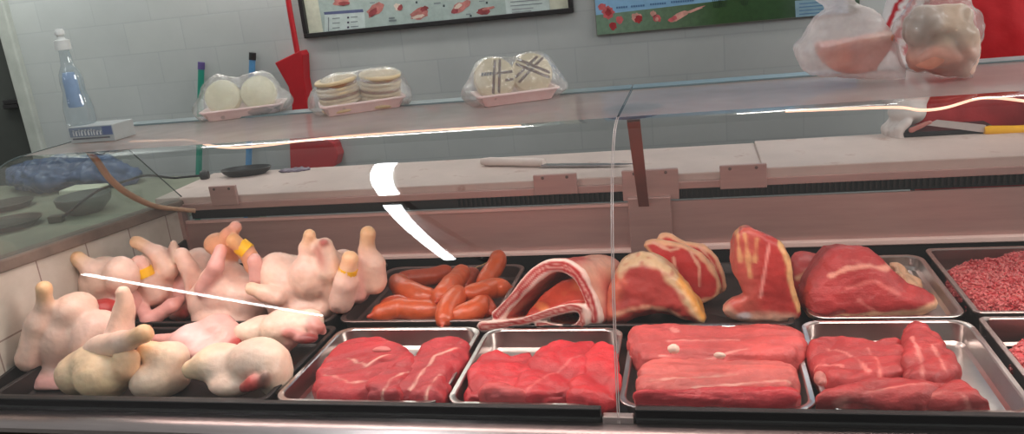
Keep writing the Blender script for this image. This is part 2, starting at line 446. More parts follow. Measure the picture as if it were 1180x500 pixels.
# ------------------------------------------------------------------ the display case
XL, XR, XS = -1.42, 1.30, -.145
case = empty('display_case', (0, .2, 0), 'long refrigerated butcher display case with curved glass front and steel rail', 'display case')
obj('base_cabinet', box(-1.46, XR, -.245, .86, .0, .764), M('dark_case_front', S(62, 58, 56), .35, .4, .2, 2), case, smooth=False, bevel=.01)
prof = [(-.212, .815), (-.236, .817), (-.252, .813), (-.260, .806), (-.261, .798), (-.254, .792), (-.212, .790)]
RAILM = M('polished_rail', (.40, .35, .35), .30, 1, .15, 5, .03, 20, stretch=(.6, 10, 10))
obj('bumper_rail', loft([[(x, y, z) for y, z in prof] for x in (-1.62, XR)]), RAILM, case)
obj('lower_bumper', loft([[(x, y, z) for y, z in [(-.246, .790), (-.258, .787), (-.262, .765), (-.258, .73), (-.246, .725)]] for x in (-1.62, XR)]), M('brown_bumper', S(84, 66, 58), .4, .3, .2, 3), case)
obj('gasket', box(-1.415, XS-.028, -.2115, -.198, .812, .839), RUBBER, case, smooth=False, bevel=.002)
obj('gasket', box(XS+.026, XR, -.2115, -.198, .812, .839), RUBBER, case, smooth=False, bevel=.002)
obj('glass_clamp', box(XS-.026, XS+.024, -.213, -.197, .808, .826), STEEL, case, smooth=False, bevel=.002)
obj('deck', box(XL, XR, -.197, .545, .770, .786), M('black_deck', S(38, 32, 32), .3, 0, .4, 8, .05), case, smooth=False)
RP = obj('rear_panel', box(-1.41, XR, .560, .566, .785, .957), STEELP, case, smooth=False)
obj('panel_lip', box(-1.35, XS-.035, .545, .561, .833, .843), M('bright_lip', S(252, 226, 218), .4, 0, .04, 8), case, smooth=False, bevel=.002)
obj('panel_lip', box(XS+.085, XR, .545, .561, .836, .849), M('bright_lip2', S(252, 226, 218), .4, 0, .04, 8), case, smooth=False, bevel=.002)
for pz, nm in ((.9545, 'panel_edge'),):
    obj(nm, box(-1.40, XS-.035, .550, .562, pz-.003, pz+.004), M('pink_bright_edge', S(226, 186, 178), .4, .2, .05, 8), case, smooth=False)
obj('rear_gap', box(-1.38, XR, .548, .5595, .786, .830), RUBBER, case, smooth=False)
# louvre slot
obj('air_slot', box(-1.40, XR, .585, .60, .955, .99), RUBBER, case, smooth=False)
rib = []
x = -.62
while x < XR:
    rib.append(box(x, x+.0045, .572, .586, .962, .984)); x += .0125
obj('slot_fins', join(*rib), M('fins', S(18, 14, 14), .6, 0), case, smooth=False)
# service worktop behind
obj('worktop', join(box(-1.50, .135, .575, .875, 1.000, 1.021), box(.135, XR, .570, .875, 1.000, 1.026)), MARBLE, case, smooth=False, bevel=.003)
obj('worktop_rail', box(-1.50, XR, .566, .580, .984, 1.003), STEELP, case, smooth=False, bevel=.002)
def clip(px0, py0, px1, py1, nm='rail_clip'):
    a, b = B(px0, py0, .56), B(px1, py1, .56)
    c = obj(nm, box(a[0], b[0], .558, .569, min(a[2], b[2]), max(a[2], b[2])), STEELP, case, smooth=False, bevel=.002)
    w = b[0]-a[0]; zc = max(a[2], b[2])-.008
    for fx in (.22, .78):
        obj('screw', lathe([(.0, -.002), (.0035, -.0015), (.004, .0)], (a[0]+w*fx, .557, zc), 10, (0, 1, 0)), DARKST, c)
    return c
clip(240, 215, 275, 236); clip(614, 202, 666, 223); clip(829, 191, 884, 216); clip(716, 197, 783, 229, 'support_plate')
a, b = B(724, 232, .56), B(776, 288, .56)
obj('support_column', box(a[0], b[0], .545, .562, .786, a[2]+.012), STEELP, case, smooth=False, bevel=.003)
# strut that carries the glass
p0 = B(730, 139, .18); p1 = B(742, 238, .553)
d = p1-p0; L = np.linalg.norm(d); d /= L; u = np.array([1.0, 0, 0]); u -= d*u.dot(d); u /= np.linalg.norm(u); v = np.cross(d, u)
obj('strut', obox((p0+p1)/2, u*.0125, d*L/2, v*.003), STRUT, case, smooth=False, bevel=.001)
obj('strut_mount', lathe([(.001, -.012), (.05, -.012), (.055, -.006), (.055, -.001), (.001, 0)], (p0[0], p0[1], 1.2495), 24), M('mount_dark', S(92, 74, 68), .4, .5), case)
# left end wall, ledge, tiles
def tilemat():
    mt, nt, bs = newmat('white_tile')
    tc = nt.nodes.new('ShaderNodeTexCoord'); mp = nt.nodes.new('ShaderNodeMapping'); mp.inputs['Rotation'].default_value = (math.radians(90), 0, math.radians(90))
    mp.inputs['Rotation'].default_value = (math.radians(90), math.radians(90), 0)
    sp = nt.nodes.new('ShaderNodeSeparateXYZ'); cb = nt.nodes.new('ShaderNodeCombineXYZ')
    nt.links.new(tc.outputs['Object'], sp.inputs[0]); nt.links.new(sp.outputs[1], cb.inputs[0]); nt.links.new(sp.outputs[2], cb.inputs[1])
    bt = nt.nodes.new('ShaderNodeTexBrick'); nt.links.new(cb.outputs[0], bt.inputs[0]); bt.offset = 0
    bt.inputs['Scale'].default_value = 1; bt.inputs['Brick Width'].default_value = .15; bt.inputs['Row Height'].default_value = .3; bt.inputs['Mortar Size'].default_value = .002
    bt.inputs['Color1'].default_value = (*S(206, 202, 192), 1); bt.inputs['Color2'].default_value = (*S(200, 197, 188), 1); bt.inputs['Mortar'].default_value = (*S(150, 135, 128), 1)
    n = noise(nt, 9, 5); f = ramp(nt, n.outputs[0], [(.35, (.82, .80, .78)), (.65, (1, 1, 1))])
    nt.links.new(mixc(nt, bt.outputs[0], f, 1.0, 'MULTIPLY'), bs.inputs['Base Color']); bs.inputs['Roughness'].default_value = .35
    return mt
obj('end_wall', loft([[(XL-.045, y, .764), (XL, y, .764), (XL, y, zt), (XL-.045, y, zt)] for y, zt in ((-.197, 1.046), (.60, .988))]), tilemat(), case, smooth=False)
obj('end_ledge', loft([[(XL-.05, y, zt), (XL+.010, y, zt), (XL+.010, y, zt+.027), (XL-.05, y, zt+.024)] for y, zt in ((-.195, 1.045), (.60, .986))]), LEDGE, case, smooth=False, bevel=.004)
obj('side_strip', loft([[(XL, y, .78), (XL+.008, y, .78), (XL+.008, y, zt), (XL, y, zt)] for y, zt in ((-.197, .825), (.555, .905))]), BLACKT, case, smooth=False)  # black strip along the end wall, higher towards the back
obj('end_cheek', box(XL, XL+.012, .553, .575, .79, 1.0), STEELP, case, smooth=False)
# glass
BZ = [np.array(q) for q in ((-.215, .806), (-.18, 1.0), (-.10, 1.25), (.09, 1.25))]
def bez(t): return (1-t)**3*BZ[0]+3*(1-t)**2*t*BZ[1]+3*(1-t)*t*t*BZ[2]+t**3*BZ[3]
curve = [bez(t) for t in np.linspace(0, 1, 49)]
def sheet(pts, x0, x1):
    V = [(x, y, z) for x in (x0, x1) for y, z in pts]; n = len(pts)
    return V, [(i, i+1, n+i+1, n+i) for i in range(n-1)]
TOPB = .475
ZT = 1.25
for x0, x1 in ((XL, XS-.0015), (XS+.0015, XR)):
    o = obj('front_glass', sheet(curve, x0, x1), GLASS, case, autosm=False)
    obj('top_glass', sheet([(.09, ZT), (TOPB, ZT)], x0, x1), TOPGLASS, case, smooth=False)
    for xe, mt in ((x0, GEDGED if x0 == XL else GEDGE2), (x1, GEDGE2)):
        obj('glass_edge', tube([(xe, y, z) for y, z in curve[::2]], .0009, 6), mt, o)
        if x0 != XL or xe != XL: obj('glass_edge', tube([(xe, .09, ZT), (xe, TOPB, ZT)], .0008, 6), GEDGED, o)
    obj('rear_glass_edge', box(x0, x1, TOPB-.055, TOPB, ZT+.0005, ZT+.004), M('bluish_edge', S(128, 146, 150), .3, 0, .12, 5), case, smooth=False)
pts = [p for p in curve if p[1] > 1.066]
side = [(XL, p[0], p[1]) for p in pts]+[(XL, .26, 1.25), (XL, .40, 1.212), (XL, .596, 1.010)]
eg = obj('end_glass', (side, [tuple(range(len(side)))]), SIDEGLASS, case, smooth=False)
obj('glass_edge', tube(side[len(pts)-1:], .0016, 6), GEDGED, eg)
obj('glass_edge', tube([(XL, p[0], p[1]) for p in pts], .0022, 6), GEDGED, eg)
# thin glowing cords that imitate wavy lamp reflections in the glass
LC = ME('reflection_line', (1.0, .62, .44), 1.25)
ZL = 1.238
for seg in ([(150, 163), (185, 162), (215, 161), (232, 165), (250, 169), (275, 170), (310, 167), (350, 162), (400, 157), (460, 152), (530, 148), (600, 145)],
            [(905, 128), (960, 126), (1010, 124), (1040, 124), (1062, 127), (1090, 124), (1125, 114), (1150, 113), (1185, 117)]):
    obj('reflection_line', tube([A(*q, ZL-.004) for q in seg], .0024, 8, 5), LC, case)

# ------------------------------------------------------------------ trays
def tray(x0, x1, y0, y1, zr, depth, mat, label, group=None, lip=.009, rc=.03, wall=.012, z0=None, parent=None):
    zb = zr-depth; t = .0015
    R = []
    R.append(rrect(x0+wall+t, x1-wall-t, y0+wall+t, y1-wall-t, rc*.6, zb-t))
    R.append(rrect(x0+lip, x1-lip, y0+lip, y1-lip, rc, zr-.004))
    R.append(rrect(x0, x1, y0, y1, rc+.004, zr-.004))
    R.append(rrect(x0, x1, y0, y1, rc+.004, zr-.001))
    R.append(rrect(x0+.001, x1-.001, y0+.001, y1-.001, rc+.003, zr))
    R.append(rrect(x0+lip-.001, x1-lip+.001, y0+lip-.001, y1-lip+.001, rc, zr))
    R.append(rrect(x0+lip+.001, x1-lip-.001, y0+lip+.001, y1-lip-.001, rc, zr-.002))
    R.append(rrect(x0+wall, x1-wall, y0+wall, y1-wall, rc*.7, zb+.006))
    R.append(rrect(x0+wall+.006, x1-wall-.006, y0+wall+.006, y1-wall-.006, rc*.6, zb))
    o = obj('meat_tray', loft(R), mat, label=label, cat='tray', group=group)
    return o
ZR = .832; DZ = .042; ZF = ZR-DZ
t1 = tray(-.765, -.450, -.190, .120, ZR, DZ, TRAYST, 'steel tray of dark red beef beside the black chicken tray, front row')
t2 = tray(-.440, -.162, -.190, .112, ZR, DZ, TRAYST, 'steel tray of thin bright red beef slices just left of the glass joint')
t3 = tray(-.148, .156, -.190, .125, ZR, DZ, TRAYST, 'steel tray of three long beef strips just right of the glass joint')
t4 = tray(.166, .458, -.190, .140, ZR, DZ, TRAYST, 'steel tray holding three lean beef pieces, front row right')
tb1 = tray(-1.375, -.775, -.190, .130, ZR, DZ, BLACKT, 'wide black tray under the chicken leg quarters along the front glass', rc=.015)
tb2 = tray(-1.390, -.800, .138, .510, ZR+.006, DZ, BLACKT, 'wide black tray under the row of whole chickens at the back', rc=.015)
t5 = tray(-.792, -.432, .150, .490, ZR, .035, DARKST, 'dull dark tray holding the orange sausages')
t6 = tray(-.424, .160, .150, .500, ZR-.012, .022, BLACKT, 'low black tray under the folded belly and bone-in cuts', rc=.012)
t7 = tray(.186, .462, .155, .495, ZR-.002, .028, TRAYST, 'shallow steel tray under the big rump roast')
t8 = tray(.470, .800, .150, .505, ZR+.008, .066-.014, STEEL, 'deep steel tray of minced beef at the back right corner', rc=.012)
t9 = tray(.470, .800, -.190, .143, ZR+.004, .05, STEEL, 'deep steel tray of minced beef at the front right corner', rc=.012)
#@@PART3
# ------------------------------------------------------------------ chickens
CHK = MO('chicken_skin', .42, .22, .22, .10, 30, .25, 150, radius=(.016, .008, .006))
CP, CW, CY, CO, CR, CDR, CPK = S(240, 206, 190), S(240, 214, 194), S(226, 180, 112), S(234, 170, 130), S(176, 52, 50), S(120, 30, 30), S(232, 176, 168)
CYW = S(240, 210, 174)
def tagband(parent, c, ax, r, hgt):
    ax = np.array(ax, float); ax /= np.linalg.norm(ax)
    o = obj('leg_tag', lathe([(r, -hgt), (r+.0012, -hgt), (r+.0012, hgt), (r, hgt)], c, 16, ax), YTAG, parent, label='yellow leg tag')
    u = np.cross(ax, (0, 1, 0)); u /= np.linalg.norm(u); v = np.cross(ax, u)
    return o
def leg(o, pts, rad, tip=CY, col=CP):
    """pts: thigh -> ankle world points; last piece takes the tip colour"""
    n = len(pts)
    for i in range(n-1):
        o.cap(pts[i], pts[i+1], rad[i], rad[i+1], col if i < n-2 else col)
    e = np.array(pts[-1]); d = e-np.array(pts[-2]); d /= np.linalg.norm(d)
    o.cap(e-d*.016, e+d*.002, rad[-1]*1.02, rad[-1]*1.12, tip, k=.006)
    return o
FLO = ZF+.003
def chicken(name, o, label, seed, tags=(), group='whole chickens in the black trays', cut=FLO, nz=((11, .0030), (34, .0014), (120, .0007))):
    def cf(V, C):
        n = np.array([mnoise.noise(Vector(v)*22+Vector((seed, 0, 0))) for v in V.tolist()])
        n2 = np.array([mnoise.noise(Vector(v)*9+Vector((0, seed*2, 0))) for v in V.tolist()])
        C = C*(1+.05*n[:, None]); C = C*(1-np.clip(n2, 0, 1)[:, None]*np.array([.0, .10, .09])); C = C*(1-np.clip(-n2, 0, 1)[:, None]*np.array([.0, .02, .12]))
        return np.clip(C, 0, 1)
    r = org_obj(name, o, CHK, label=label, cat='chicken' if name == 'whole_chicken' else 'chicken leg' if name == 'chicken_leg_quarter' else 'chicken piece', group=group, noise=nz, colfn=cf, seed=seed, cut=cut, jitter=.10)
    for c, ax, rr, hg in tags: tagband(r, c, ax, rr, hg)
    return r
P = lambda y: (lambda px, py, dy=0.: B(px, py, y+dy))
H = .0034
# front left whole chicken: breast to the glass, legs raised either side
q = P(-.03); o = Org(H, .011)
o.ell(q(80, 388, .03), (.074, .07, .082), CP, (0, 14, 0)).ell(q(116, 392, .02), (.060, .06, .066), CP, (0, -10, 0)).ell(q(86, 358, .03), (.044, .05, .040), CP).ell(q(70, 430, .0), (.056, .05, .042), CP)
o.cap(q(33, 414, -.035), q(44, 372, -.02), .027, .024, CP, k=.006); leg(o, [q(44, 374, -.02), q(52, 352, -.01), q(51, 334, -.01)], [.024, .016, .014])
o.cap(q(138, 388, -.01), q(143, 356, .0), .030, .019, CP, k=.006); leg(o, [q(143, 358, .0), q(144, 346), q(142, 338)], [.019, .014, .012], tip=CP)
leg(o, [q(112, 402, -.055), q(140, 396, -.075), q(165, 385, -.085)], [.028, .022, .0150])
o.cap(q(56, 444, -.04), q(96, 450, -.04), .03, .028, CPK)
o.cap(q(38, 424, -.075), q(52, 396, -.062), .003, .003, CPK, sub=True).cap(q(101, 362, -.052), q(100, 410, -.052), .006, .006, CP, sub=True, k=.02)
C1 = chicken('whole_chicken', o, 'large whole chicken at the front left corner with one leg raised against the tiles', 1)
# chicken behind it, leg thrust up left
q = P(.16); o = Org(H, .010)
o.ell(q(124, 325, .03), (.070, .06, .062), CP).ell(q(140, 318, .0), (.042, .04, .046), CP).ell(q(108, 345, .03), (.04, .04, .045), CP).ell(q(118, 356, -.06), (.034, .03, .024), CR).ell(q(140, 350, .02), (.06, .06, .05), CPK)
leg(o, [q(122, 325), q(108, 312), q(90, 299)], [.034, .024, .015])
o.cap(q(100, 362), q(101, 342), .009, .007, CPK)
C2 = chicken('whole_chicken', o, 'whole chicken behind the front left one with a yellow shank stretched up and left', 2)
# third: two raised shanks, one tagged, folded wing below
q = P(.235); o = Org(H, .010)
o.ell(q(185, 318, .03), (.052, .055, .075), CP).ell(q(177, 330, .0), (.048, .05, .05), CP).ell(q(192, 345, .02), (.05, .05, .045), CPK)
leg(o, [q(192, 310), q(182, 292), q(158, 279)], [.028, .018, .014])
leg(o, [q(180, 338, -.03), q(170, 322, -.04), q(160, 303, -.045)], [.028, .019, .015], tip=CPK)
o.path([q(160, 349, -.05), q(172, 370, -.075), q(198, 351, -.05)], [.015, .018, .015], CPK).cap(q(198, 352, -.05), q(208, 345, -.02), .014, .013, CPK)
o.ell(q(201, 290, .02), (.010, .02, .02), CDR).cap(q(203, 300), q(200, 280, .02), .008, .008, CW)
tg = [(q(166, 314, -.043), q(160, 303, -.043)-q(170, 324, -.043), .0205, .0105)]
C3 = chicken('whole_chicken', o, 'upright whole chicken with a yellow tagged shank and a folded wing, left of centre', 3, tg)
# fourth: narrow, between
q = P(.27); o = Org(H, .010)
o.ell(q(231, 311, .03), (.042, .05, .055), CP).ell(q(217, 337, .01), (.040, .05, .055), CPK).ell(q(210, 356, -.02), (.034, .04, .026), CPK)
leg(o, [q(228, 325, -.02), q(217, 308, -.03), q(210, 295, -.03)], [.028, .02, .015], tip=CP)
o.cap(q(214, 320, -.05), q(219, 345, -.055), .006, .008, CP).cap(q(206, 362, -.05), q(212, 362, -.05), .008, .01, CR)
C4 = chicken('whole_chicken', o, 'narrow whole chicken squeezed between the folded wing and the big central chicken', 4)
# fifth: the big central one
q = P(.20); o = Org(H, .011)
o.ell(q(262, 338, .03), (.066, .065, .080), CP, (0, -8, 0)).ell(q(243, 350, .02), (.050, .05, .06), CP).ell(q(284, 348, .02), (.055, .055, .06), CP).ell(q(262, 366, .0), (.085, .06, .035), CP)
o.path([q(234, 332, -.02), q(248, 308, -.02), q(254, 288, .0)], [.020, .017, .013], CPK)
o.ell(q(252, 281, .06), (.036, .03, .026), CO).ell(q(262, 290, .06), (.03, .03, .03), CO)
leg(o, [q(258, 284, .05), q(264, 272, .05), q(271, 262, .04)], [.024, .017, .012], tip=CPK, col=CO)
leg(o, [q(292, 305, .03), q(284, 290, .03), q(270, 278, .02)], [.024, .018, .014], col=CO)
o.cap(q(298, 320), q(293, 300), .02, .016, CPK)
tg = [(q(281, 286.5, .029), q(270, 278, .029)-q(290, 294, .029), .0195, .0115)]
o.cap(q(262, 312, -.045), q(258, 362, -.055), .006, .006, CP, sub=True, k=.02)
C5 = chicken('whole_chicken', o, 'plump central whole chicken with orange legs and a yellow tag at the top', 5, tg)
# sixth: right of centre, neck with a red cut
q = P(.21); o = Org(H, .011)
o.ell(q(338, 330, .03), (.078, .07, .072), CP).ell(q(358, 318, .0), (.046, .05, .055), CP).ell(q(322, 320, .02), (.05, .05, .06), CP).ell(q(350, 352, .01), (.085, .06, .04), CP).ell(q(385, 325, .03), (.036, .05, .08), CP)
leg(o, [q(318, 342, -.05), q(306, 338, -.055), q(291, 333, -.06)], [.020, .017, .013], tip=CYW)
leg(o, [q(354, 300), q(353, 286), q(357, 272)], [.018, .015, .012])
o.cap(q(374, 283), q(378, 310), .020, .032, CW).ell(q(366, 287), (.018, .018, .014), CW)
o.cap(q(363, 290, -.026), q(369, 308, -.042), .0075, .008, CR, sub=True).ell(q(373, 279, -.015), (.008, .008, .006), CR)
o.cap(q(348, 303, -.052), q(334, 350, -.062), .006, .006, CP, sub=True, k=.02).cap(q(320, 310, -.04), q(345, 305, -.05), .004, .004, CPK, sub=True, k=.012)
C6 = chicken('whole_chicken', o, 'whole chicken with a red slit neck, right of the big central one', 6)
# seventh: rightmost, upright drumstick
q = P(.25); o = Org(H, .012)
o.ell(q(397, 318, .04), (.048, .05, .066), CP).ell(q(412, 322, .02), (.032, .045, .058), CPK)
leg(o, [q(430, 324), q(427, 304), q(423, 288), q(424, 270)], [.030, .030, .0175, .0155])
leg(o, [q(393, 346, -.05), q(398, 325, -.055), q(403, 299, -.055)], [.028, .022, .0155])
o.ell(q(389, 354, -.055), (.014, .012, .010), CR).cap(q(412, 302, -.03), q(414, 340, -.03), .010, .014, CPK)
tg = [(q(400.5, 314, -.055), q(403, 299, -.055)-q(398, 325, -.055), .0195, .011)]
C7 = chicken('whole_chicken', o, 'rightmost chicken by the sausage tray with one drumstick standing upright', 7, tg)
# leg quarters along the front
QG = 'chicken leg quarters along the glass'
q = P(-.115); o = Org(H, .015)
o.ell(q(92, 430, .02), (.045, .05, .044), CYW).ell(q(118, 432, .0), (.055, .05, .046), CYW).ell(q(108, 415, .02), (.044, .04, .034), CYW).cap(q(128, 440), q(146, 424, -.005), .030, .020, CYW).cap(q(146, 424, -.005), q(150, 412), .020, .014, CO).cap(q(150, 412), q(139, 409), .014, .013, CYW)
chicken('chicken_leg_quarter', o, 'yellowish chicken leg quarter lying in front of the large left chicken', 11, group=QG)
q = P(-.105); o = Org(H, .015)
o.ell(q(196, 412, .03), (.036, .04, .030), CW).ell(q(176, 438, .0), (.046, .045, .036), CW).ell(q(196, 432, .02), (.038, .045, .040), CW).cap(q(190, 410, .02), q(170, 405, .02), .022, .017, CYW).cap(q(170, 405, .02), q(166, 407, .02), .017, .014, CY)
chicken('chicken_leg_quarter', o, 'pale chicken leg quarter with a yellow joint, second from the left along the glass', 12, group=QG)
q = P(.02); o = Org(H, .015)
o.ell(q(250, 382, .03), (.044, .045, .036), CPK).ell(q(222, 392, .0), (.044, .045, .034), S(234, 196, 192)).ell(q(266, 390, .01), (.026, .04, .026), CPK).cap(q(200, 393), q(182, 391), .018, .013, CPK).ell(q(240, 402, -.02), (.05, .04, .022), S(234, 196, 192)).ell(q(272, 398, -.02), (.012, .02, .012), CR)
chicken('chicken_leg_quarter', o, 'pinkish chicken thigh lying behind the two centre leg quarters', 13, group=QG)
q = P(.035); o = Org(H, .010)
o.ell(q(300, 381, .02), (.044, .045, .030), CW).ell(q(328, 376, .01), (.052, .05, .036), CW).ell(q(352, 374, .02), (.036, .045, .030), CW).cap(q(362, 374), q(373, 382), .016, .007, CPK).cap(q(298, 383), q(280, 383), .024, .018, CW).cap(q(330, 398, -.02), q(344, 388, -.03), .016, .011, CPK)
o.ell(q(333, 384, -.036), (.014, .010, .010), S(206, 130, 122)).ell(q(352, 390, -.034), (.028, .016, .010), CDR, k=.004).ell(q(366, 378, -.01), (.016, .014, .012), S(186, 120, 110))
chicken('chicken_leg_quarter', o, 'ragged pale chicken leg quarter with torn skin by the bare right tray end', 14, group=QG)
q = P(-.105); o = Org(H, .015)
o.ell(q(258, 418, .02), (.056, .05, .036), CW, (0, 8, 0)).ell(q(296, 414, .01), (.056, .05, .040), CW).ell(q(316, 428, .0), (.030, .045, .042), CW).cap(q(240, 422), q(221, 426), .026, .018, CYW).ell(q(272, 438, -.01), (.052, .045, .024), CW).ell(q(322, 442), (.018, .03, .020), CW)
o.ell(q(292, 441, -.045), (.021, .016, .014), S(196, 60, 58), (0, -30, 0), k=.004).ell(q(282, 446, -.048), (.009, .012, .009), CDR, k=.004).ell(q(305, 438, -.043), (.010, .012, .017), S(60, 26, 24), (0, 20, 0), k=.004)
chicken('chicken_leg_quarter', o, 'pale chicken leg quarter with a red cut bone end, rightmost along the glass', 15, group=QG)
# clear membrane scrap standing behind the third chicken
#@@PART4
# ------------------------------------------------------------------ red meat
BEEF = MO('beef', .5, .16, .12, .24, 24, .6, 120, fibre=(26, (1, 3.2, 3, .5), S(232, 150, 140), .38, .60))
BEEFD = MO('beef_slice', .48, .18, .12, .2, 20, .55, 120, fibre=(30, (1.2, 2.6, 2, -.6), S(226, 110, 110), .30, .62))
CUT = MO('bone_in_beef', .40, .22, .10, .18, 34, .4, 90)
R1, R2, R3, R4, R5 = S(184, 46, 54), S(198, 42, 52), S(200, 82, 80), S(178, 54, 55), S(160, 42, 44)
FAT, FATW, FATY, SEAM = S(232, 186, 150), S(232, 204, 186), S(226, 172, 108), S(236, 176, 160)
PDY = 0
def flat(pts, z): return [A(px, py+PDY, z)[:2] for px, py in pts]
def slabz(o, pts, z, th, r, col, tilt=(0, 0), smooth=2):
    """piece lying flat: pixel outline of its mid plane at height z"""
    z += th*.12
    P2 = np.array([A(px, py+PDY*max(0, min(1, (470-py)/45)), z) for px, py in pts]); P2[:, 1] = np.where(P2[:, 1] < -.145, -.145+(P2[:, 1]+.145)*.45, P2[:, 1]); c = P2.mean(0)
    U = np.array([1, 0, tilt[0]]); V = np.array([0, 1, tilt[1]])
    poly = [(p[0]-c[0], p[1]-c[1]) for p in P2]
    poly = smc([np.array([*p, 0]) for p in poly], smooth); poly = [p[:2] for p in poly]
    o.slab(c, U, V, poly, -th, 0, r, col, N=(0, 0, 1)); return c
def slaby(o, pts, y, d0, d1, r, col, N=(0, 1, 0), smooth=2, lean=0., stroke=0., k=None, sub=False):
    """piece standing up: pixel outline on the plane Y=y, extruded along N; lean tips it backwards"""
    P3 = [B(px, py, y) for px, py in pts]; c = np.array([0, y-lean*ZR, 0])
    poly = [np.array([p[0], p[2], 0]) for p in P3]
    poly = sm(poly, smooth) if stroke else smc(poly, smooth)
    o.slab(c, (1, 0, 0), (0, lean, 1), [p[:2] for p in poly], d0, d1, r, col, N=N, stroke=stroke, k=k, sub=sub); return o
def l2(pts, y):  # pixel polyline -> (x,z) on plane y
    return [(B(px, py, y)[0], B(px, py, y)[2]) for px, py in pts]
def nz_(V, sc, s=0): return np.array([mnoise.noise(Vector(v)*sc+Vector((s, s, s))) for v in V.tolist()])
def lerpc(C, col, w): w = np.clip(w, 0, 1)[:, None]; return C*(1-w)+np.array(col)*w
def seams(lines, z, col=SEAM, wd=.004):
    """thin fat seams drawn on the top of a flat piece (metre widths, in its own x-y plane)"""
    L = [flat(l, z) for l in lines]
    def cf(V, C):
        n = nz_(V, 60)*.003; m_ = nz_(V, 25, 3)
        for l in L:
            d = line_sd(l, V[:, :2])+n; C = lerpc(C, col, (1-d/wd)*1.6*(m_+.75))
        return C
    return cf
def beef(label, parts, seed, mat=BEEF, name='beef_piece', cat='beef', group=None, cfn=None, noise=((9, .007), (15, -.0055, (.55, 1.5, 1), .5), (30, .0032, (.5, 1.6, 1), .5), (80, .0016)), h=.0034, k=.006, extra=None):
    o = Org(h, k)
    for pts, z, th, r, col, *t in parts: slabz(o, pts, z, th, r, col, t[0] if t else (0, 0))
    if extra: extra(o)
    return org_obj(name, o, mat, label=label, cat=cat, group=group, noise=noise, colfn=cfn, seed=seed, cut=ZF+.002, jitter=.20)
PDY = -6
# tray 1: three dark red pieces
beef('broad dark red beef piece on the left of the tray beside the chicken', [([(356, 460), (362, 428), (386, 400), (418, 392), (456, 396), (476, 408), (470, 430), (440, 448), (420, 464)], .838, .062, .022, R1)], 21,
     cfn=seams([[(395, 405), (420, 414), (448, 404)], [(372, 425), (400, 436), (440, 430)]], .865),
     extra=lambda o: o.ell(A(440, 403, .868), (.022, .011, .007), S(226, 128, 124)))
beef('dark red beef piece leaning at the right side of the tray beside the chicken', [([(440, 462), (462, 430), (484, 398), (512, 389), (538, 390), (540, 404), (520, 430), (500, 462)], .842, .058, .022, R1)], 22,
     cfn=seams([[(470, 440), (500, 405), (530, 394)], [(480, 455), (505, 425)]], .868))
beef('small dark beef strip tucked between the two larger pieces, left steel tray', [([(410, 464), (424, 440), (450, 424), (474, 412), (480, 424), (462, 448), (448, 466)], .846, .050, .018, S(186, 46, 54))], 23, cfn=seams([[(425, 455), (450, 432), (470, 420)]], .87))
PDY = -9
# tray 2: thin slices
SG = None
beef('thin bright red beef slice at the left of the slice tray', [([(532, 462), (534, 436), (548, 416), (572, 410), (590, 414), (612, 408), (622, 424), (604, 446), (574, 464)], .836, .044, .016, R2)], 24, BEEFD, name='beef_slice', noise=((8, -.011, (.8, 1.2, 1), -.6), (20, -.0032), (40, .003), (90, .0018)))
beef('bright red beef slice lying across the middle of the slice tray', [([(588, 464), (600, 430), (622, 408), (650, 397), (682, 396), (690, 410), (674, 436), (652, 466)], .842, .046, .016, R2)], 25, BEEFD, name='beef_slice', noise=((8, -.011, (.8, 1.2, 1), -.6), (20, -.0032), (40, .003), (90, .0018)), cfn=seams([[(600, 452), (630, 430), (670, 405)]], .866, S(222, 96, 96)))
beef('bright red beef slice against the right side of the slice tray', [([(650, 466), (664, 432), (684, 402), (708, 404), (714, 430), (708, 466)], .842, .048, .016, S(204, 42, 50))], 26, BEEFD, name='beef_slice', noise=((8, -.011, (.8, 1.2, 1), -.6), (20, -.0032), (40, .003), (90, .0018)))
beef('pale pink rounded beef end at the front of the slice tray', [([(548, 466), (552, 450), (574, 442), (596, 446), (602, 464)], .850, .044, .018, S(212, 78, 80))], 27, BEEFD, name='beef_slice')
PDY = -8
# tray 3: long strips, shingled
beef('back long beef strip right of the glass joint, rosy with two white fat spots', [([(724, 402), (722, 386), (738, 378), (790, 376), (850, 376), (918, 378), (932, 391), (922, 410), (880, 418), (800, 416), (744, 418)], .852, .056, .022, R3)], 28, name='beef_strip', noise=((8, .007), (13, -.005, (.30, 1.5, 1.2)), (34, .003, (.35, 1.7, 1)), (80, .0016)),
     cfn=seams([[(760, 405), (800, 408), (860, 400)], [(770, 390), (850, 388)]], .875, S(226, 140, 132)), extra=lambda o: o.ell(A(776, 402, .878), (.008, .007, .005), FATW).ell(A(830, 409, .876), (.010, .006, .005), FATW))
beef('middle pale fibrous beef strip right of the glass joint', [([(732, 436), (740, 424), (770, 418), (840, 416), (900, 420), (920, 428), (912, 446), (850, 450), (780, 452), (742, 450)], .846, .044, .018, S(206, 98, 92))], 29, name='beef_strip', noise=((8, .006), (17, -.004, (.25, 1.6, 1.2)), (40, .0035, (.25, 1.8, 1)), (80, .0018)),
     cfn=seams([[(742, 445), (800, 436), (910, 430)], [(750, 430), (850, 424)]], .874, S(224, 160, 146)))
beef('front bright red beef strip along the glass right of the joint', [([(726, 470), (736, 456), (780, 450), (850, 446), (900, 450), (922, 456), (924, 474), (850, 476), (780, 474)], .852, .046, .016, R2)], 30, BEEFD, name='beef_strip', noise=((8, .008), (14, -.005, (.4, 1.4, 1.2)), (34, .003, (.4, 1.6, 1)), (80, .0014)))
PDY = -13
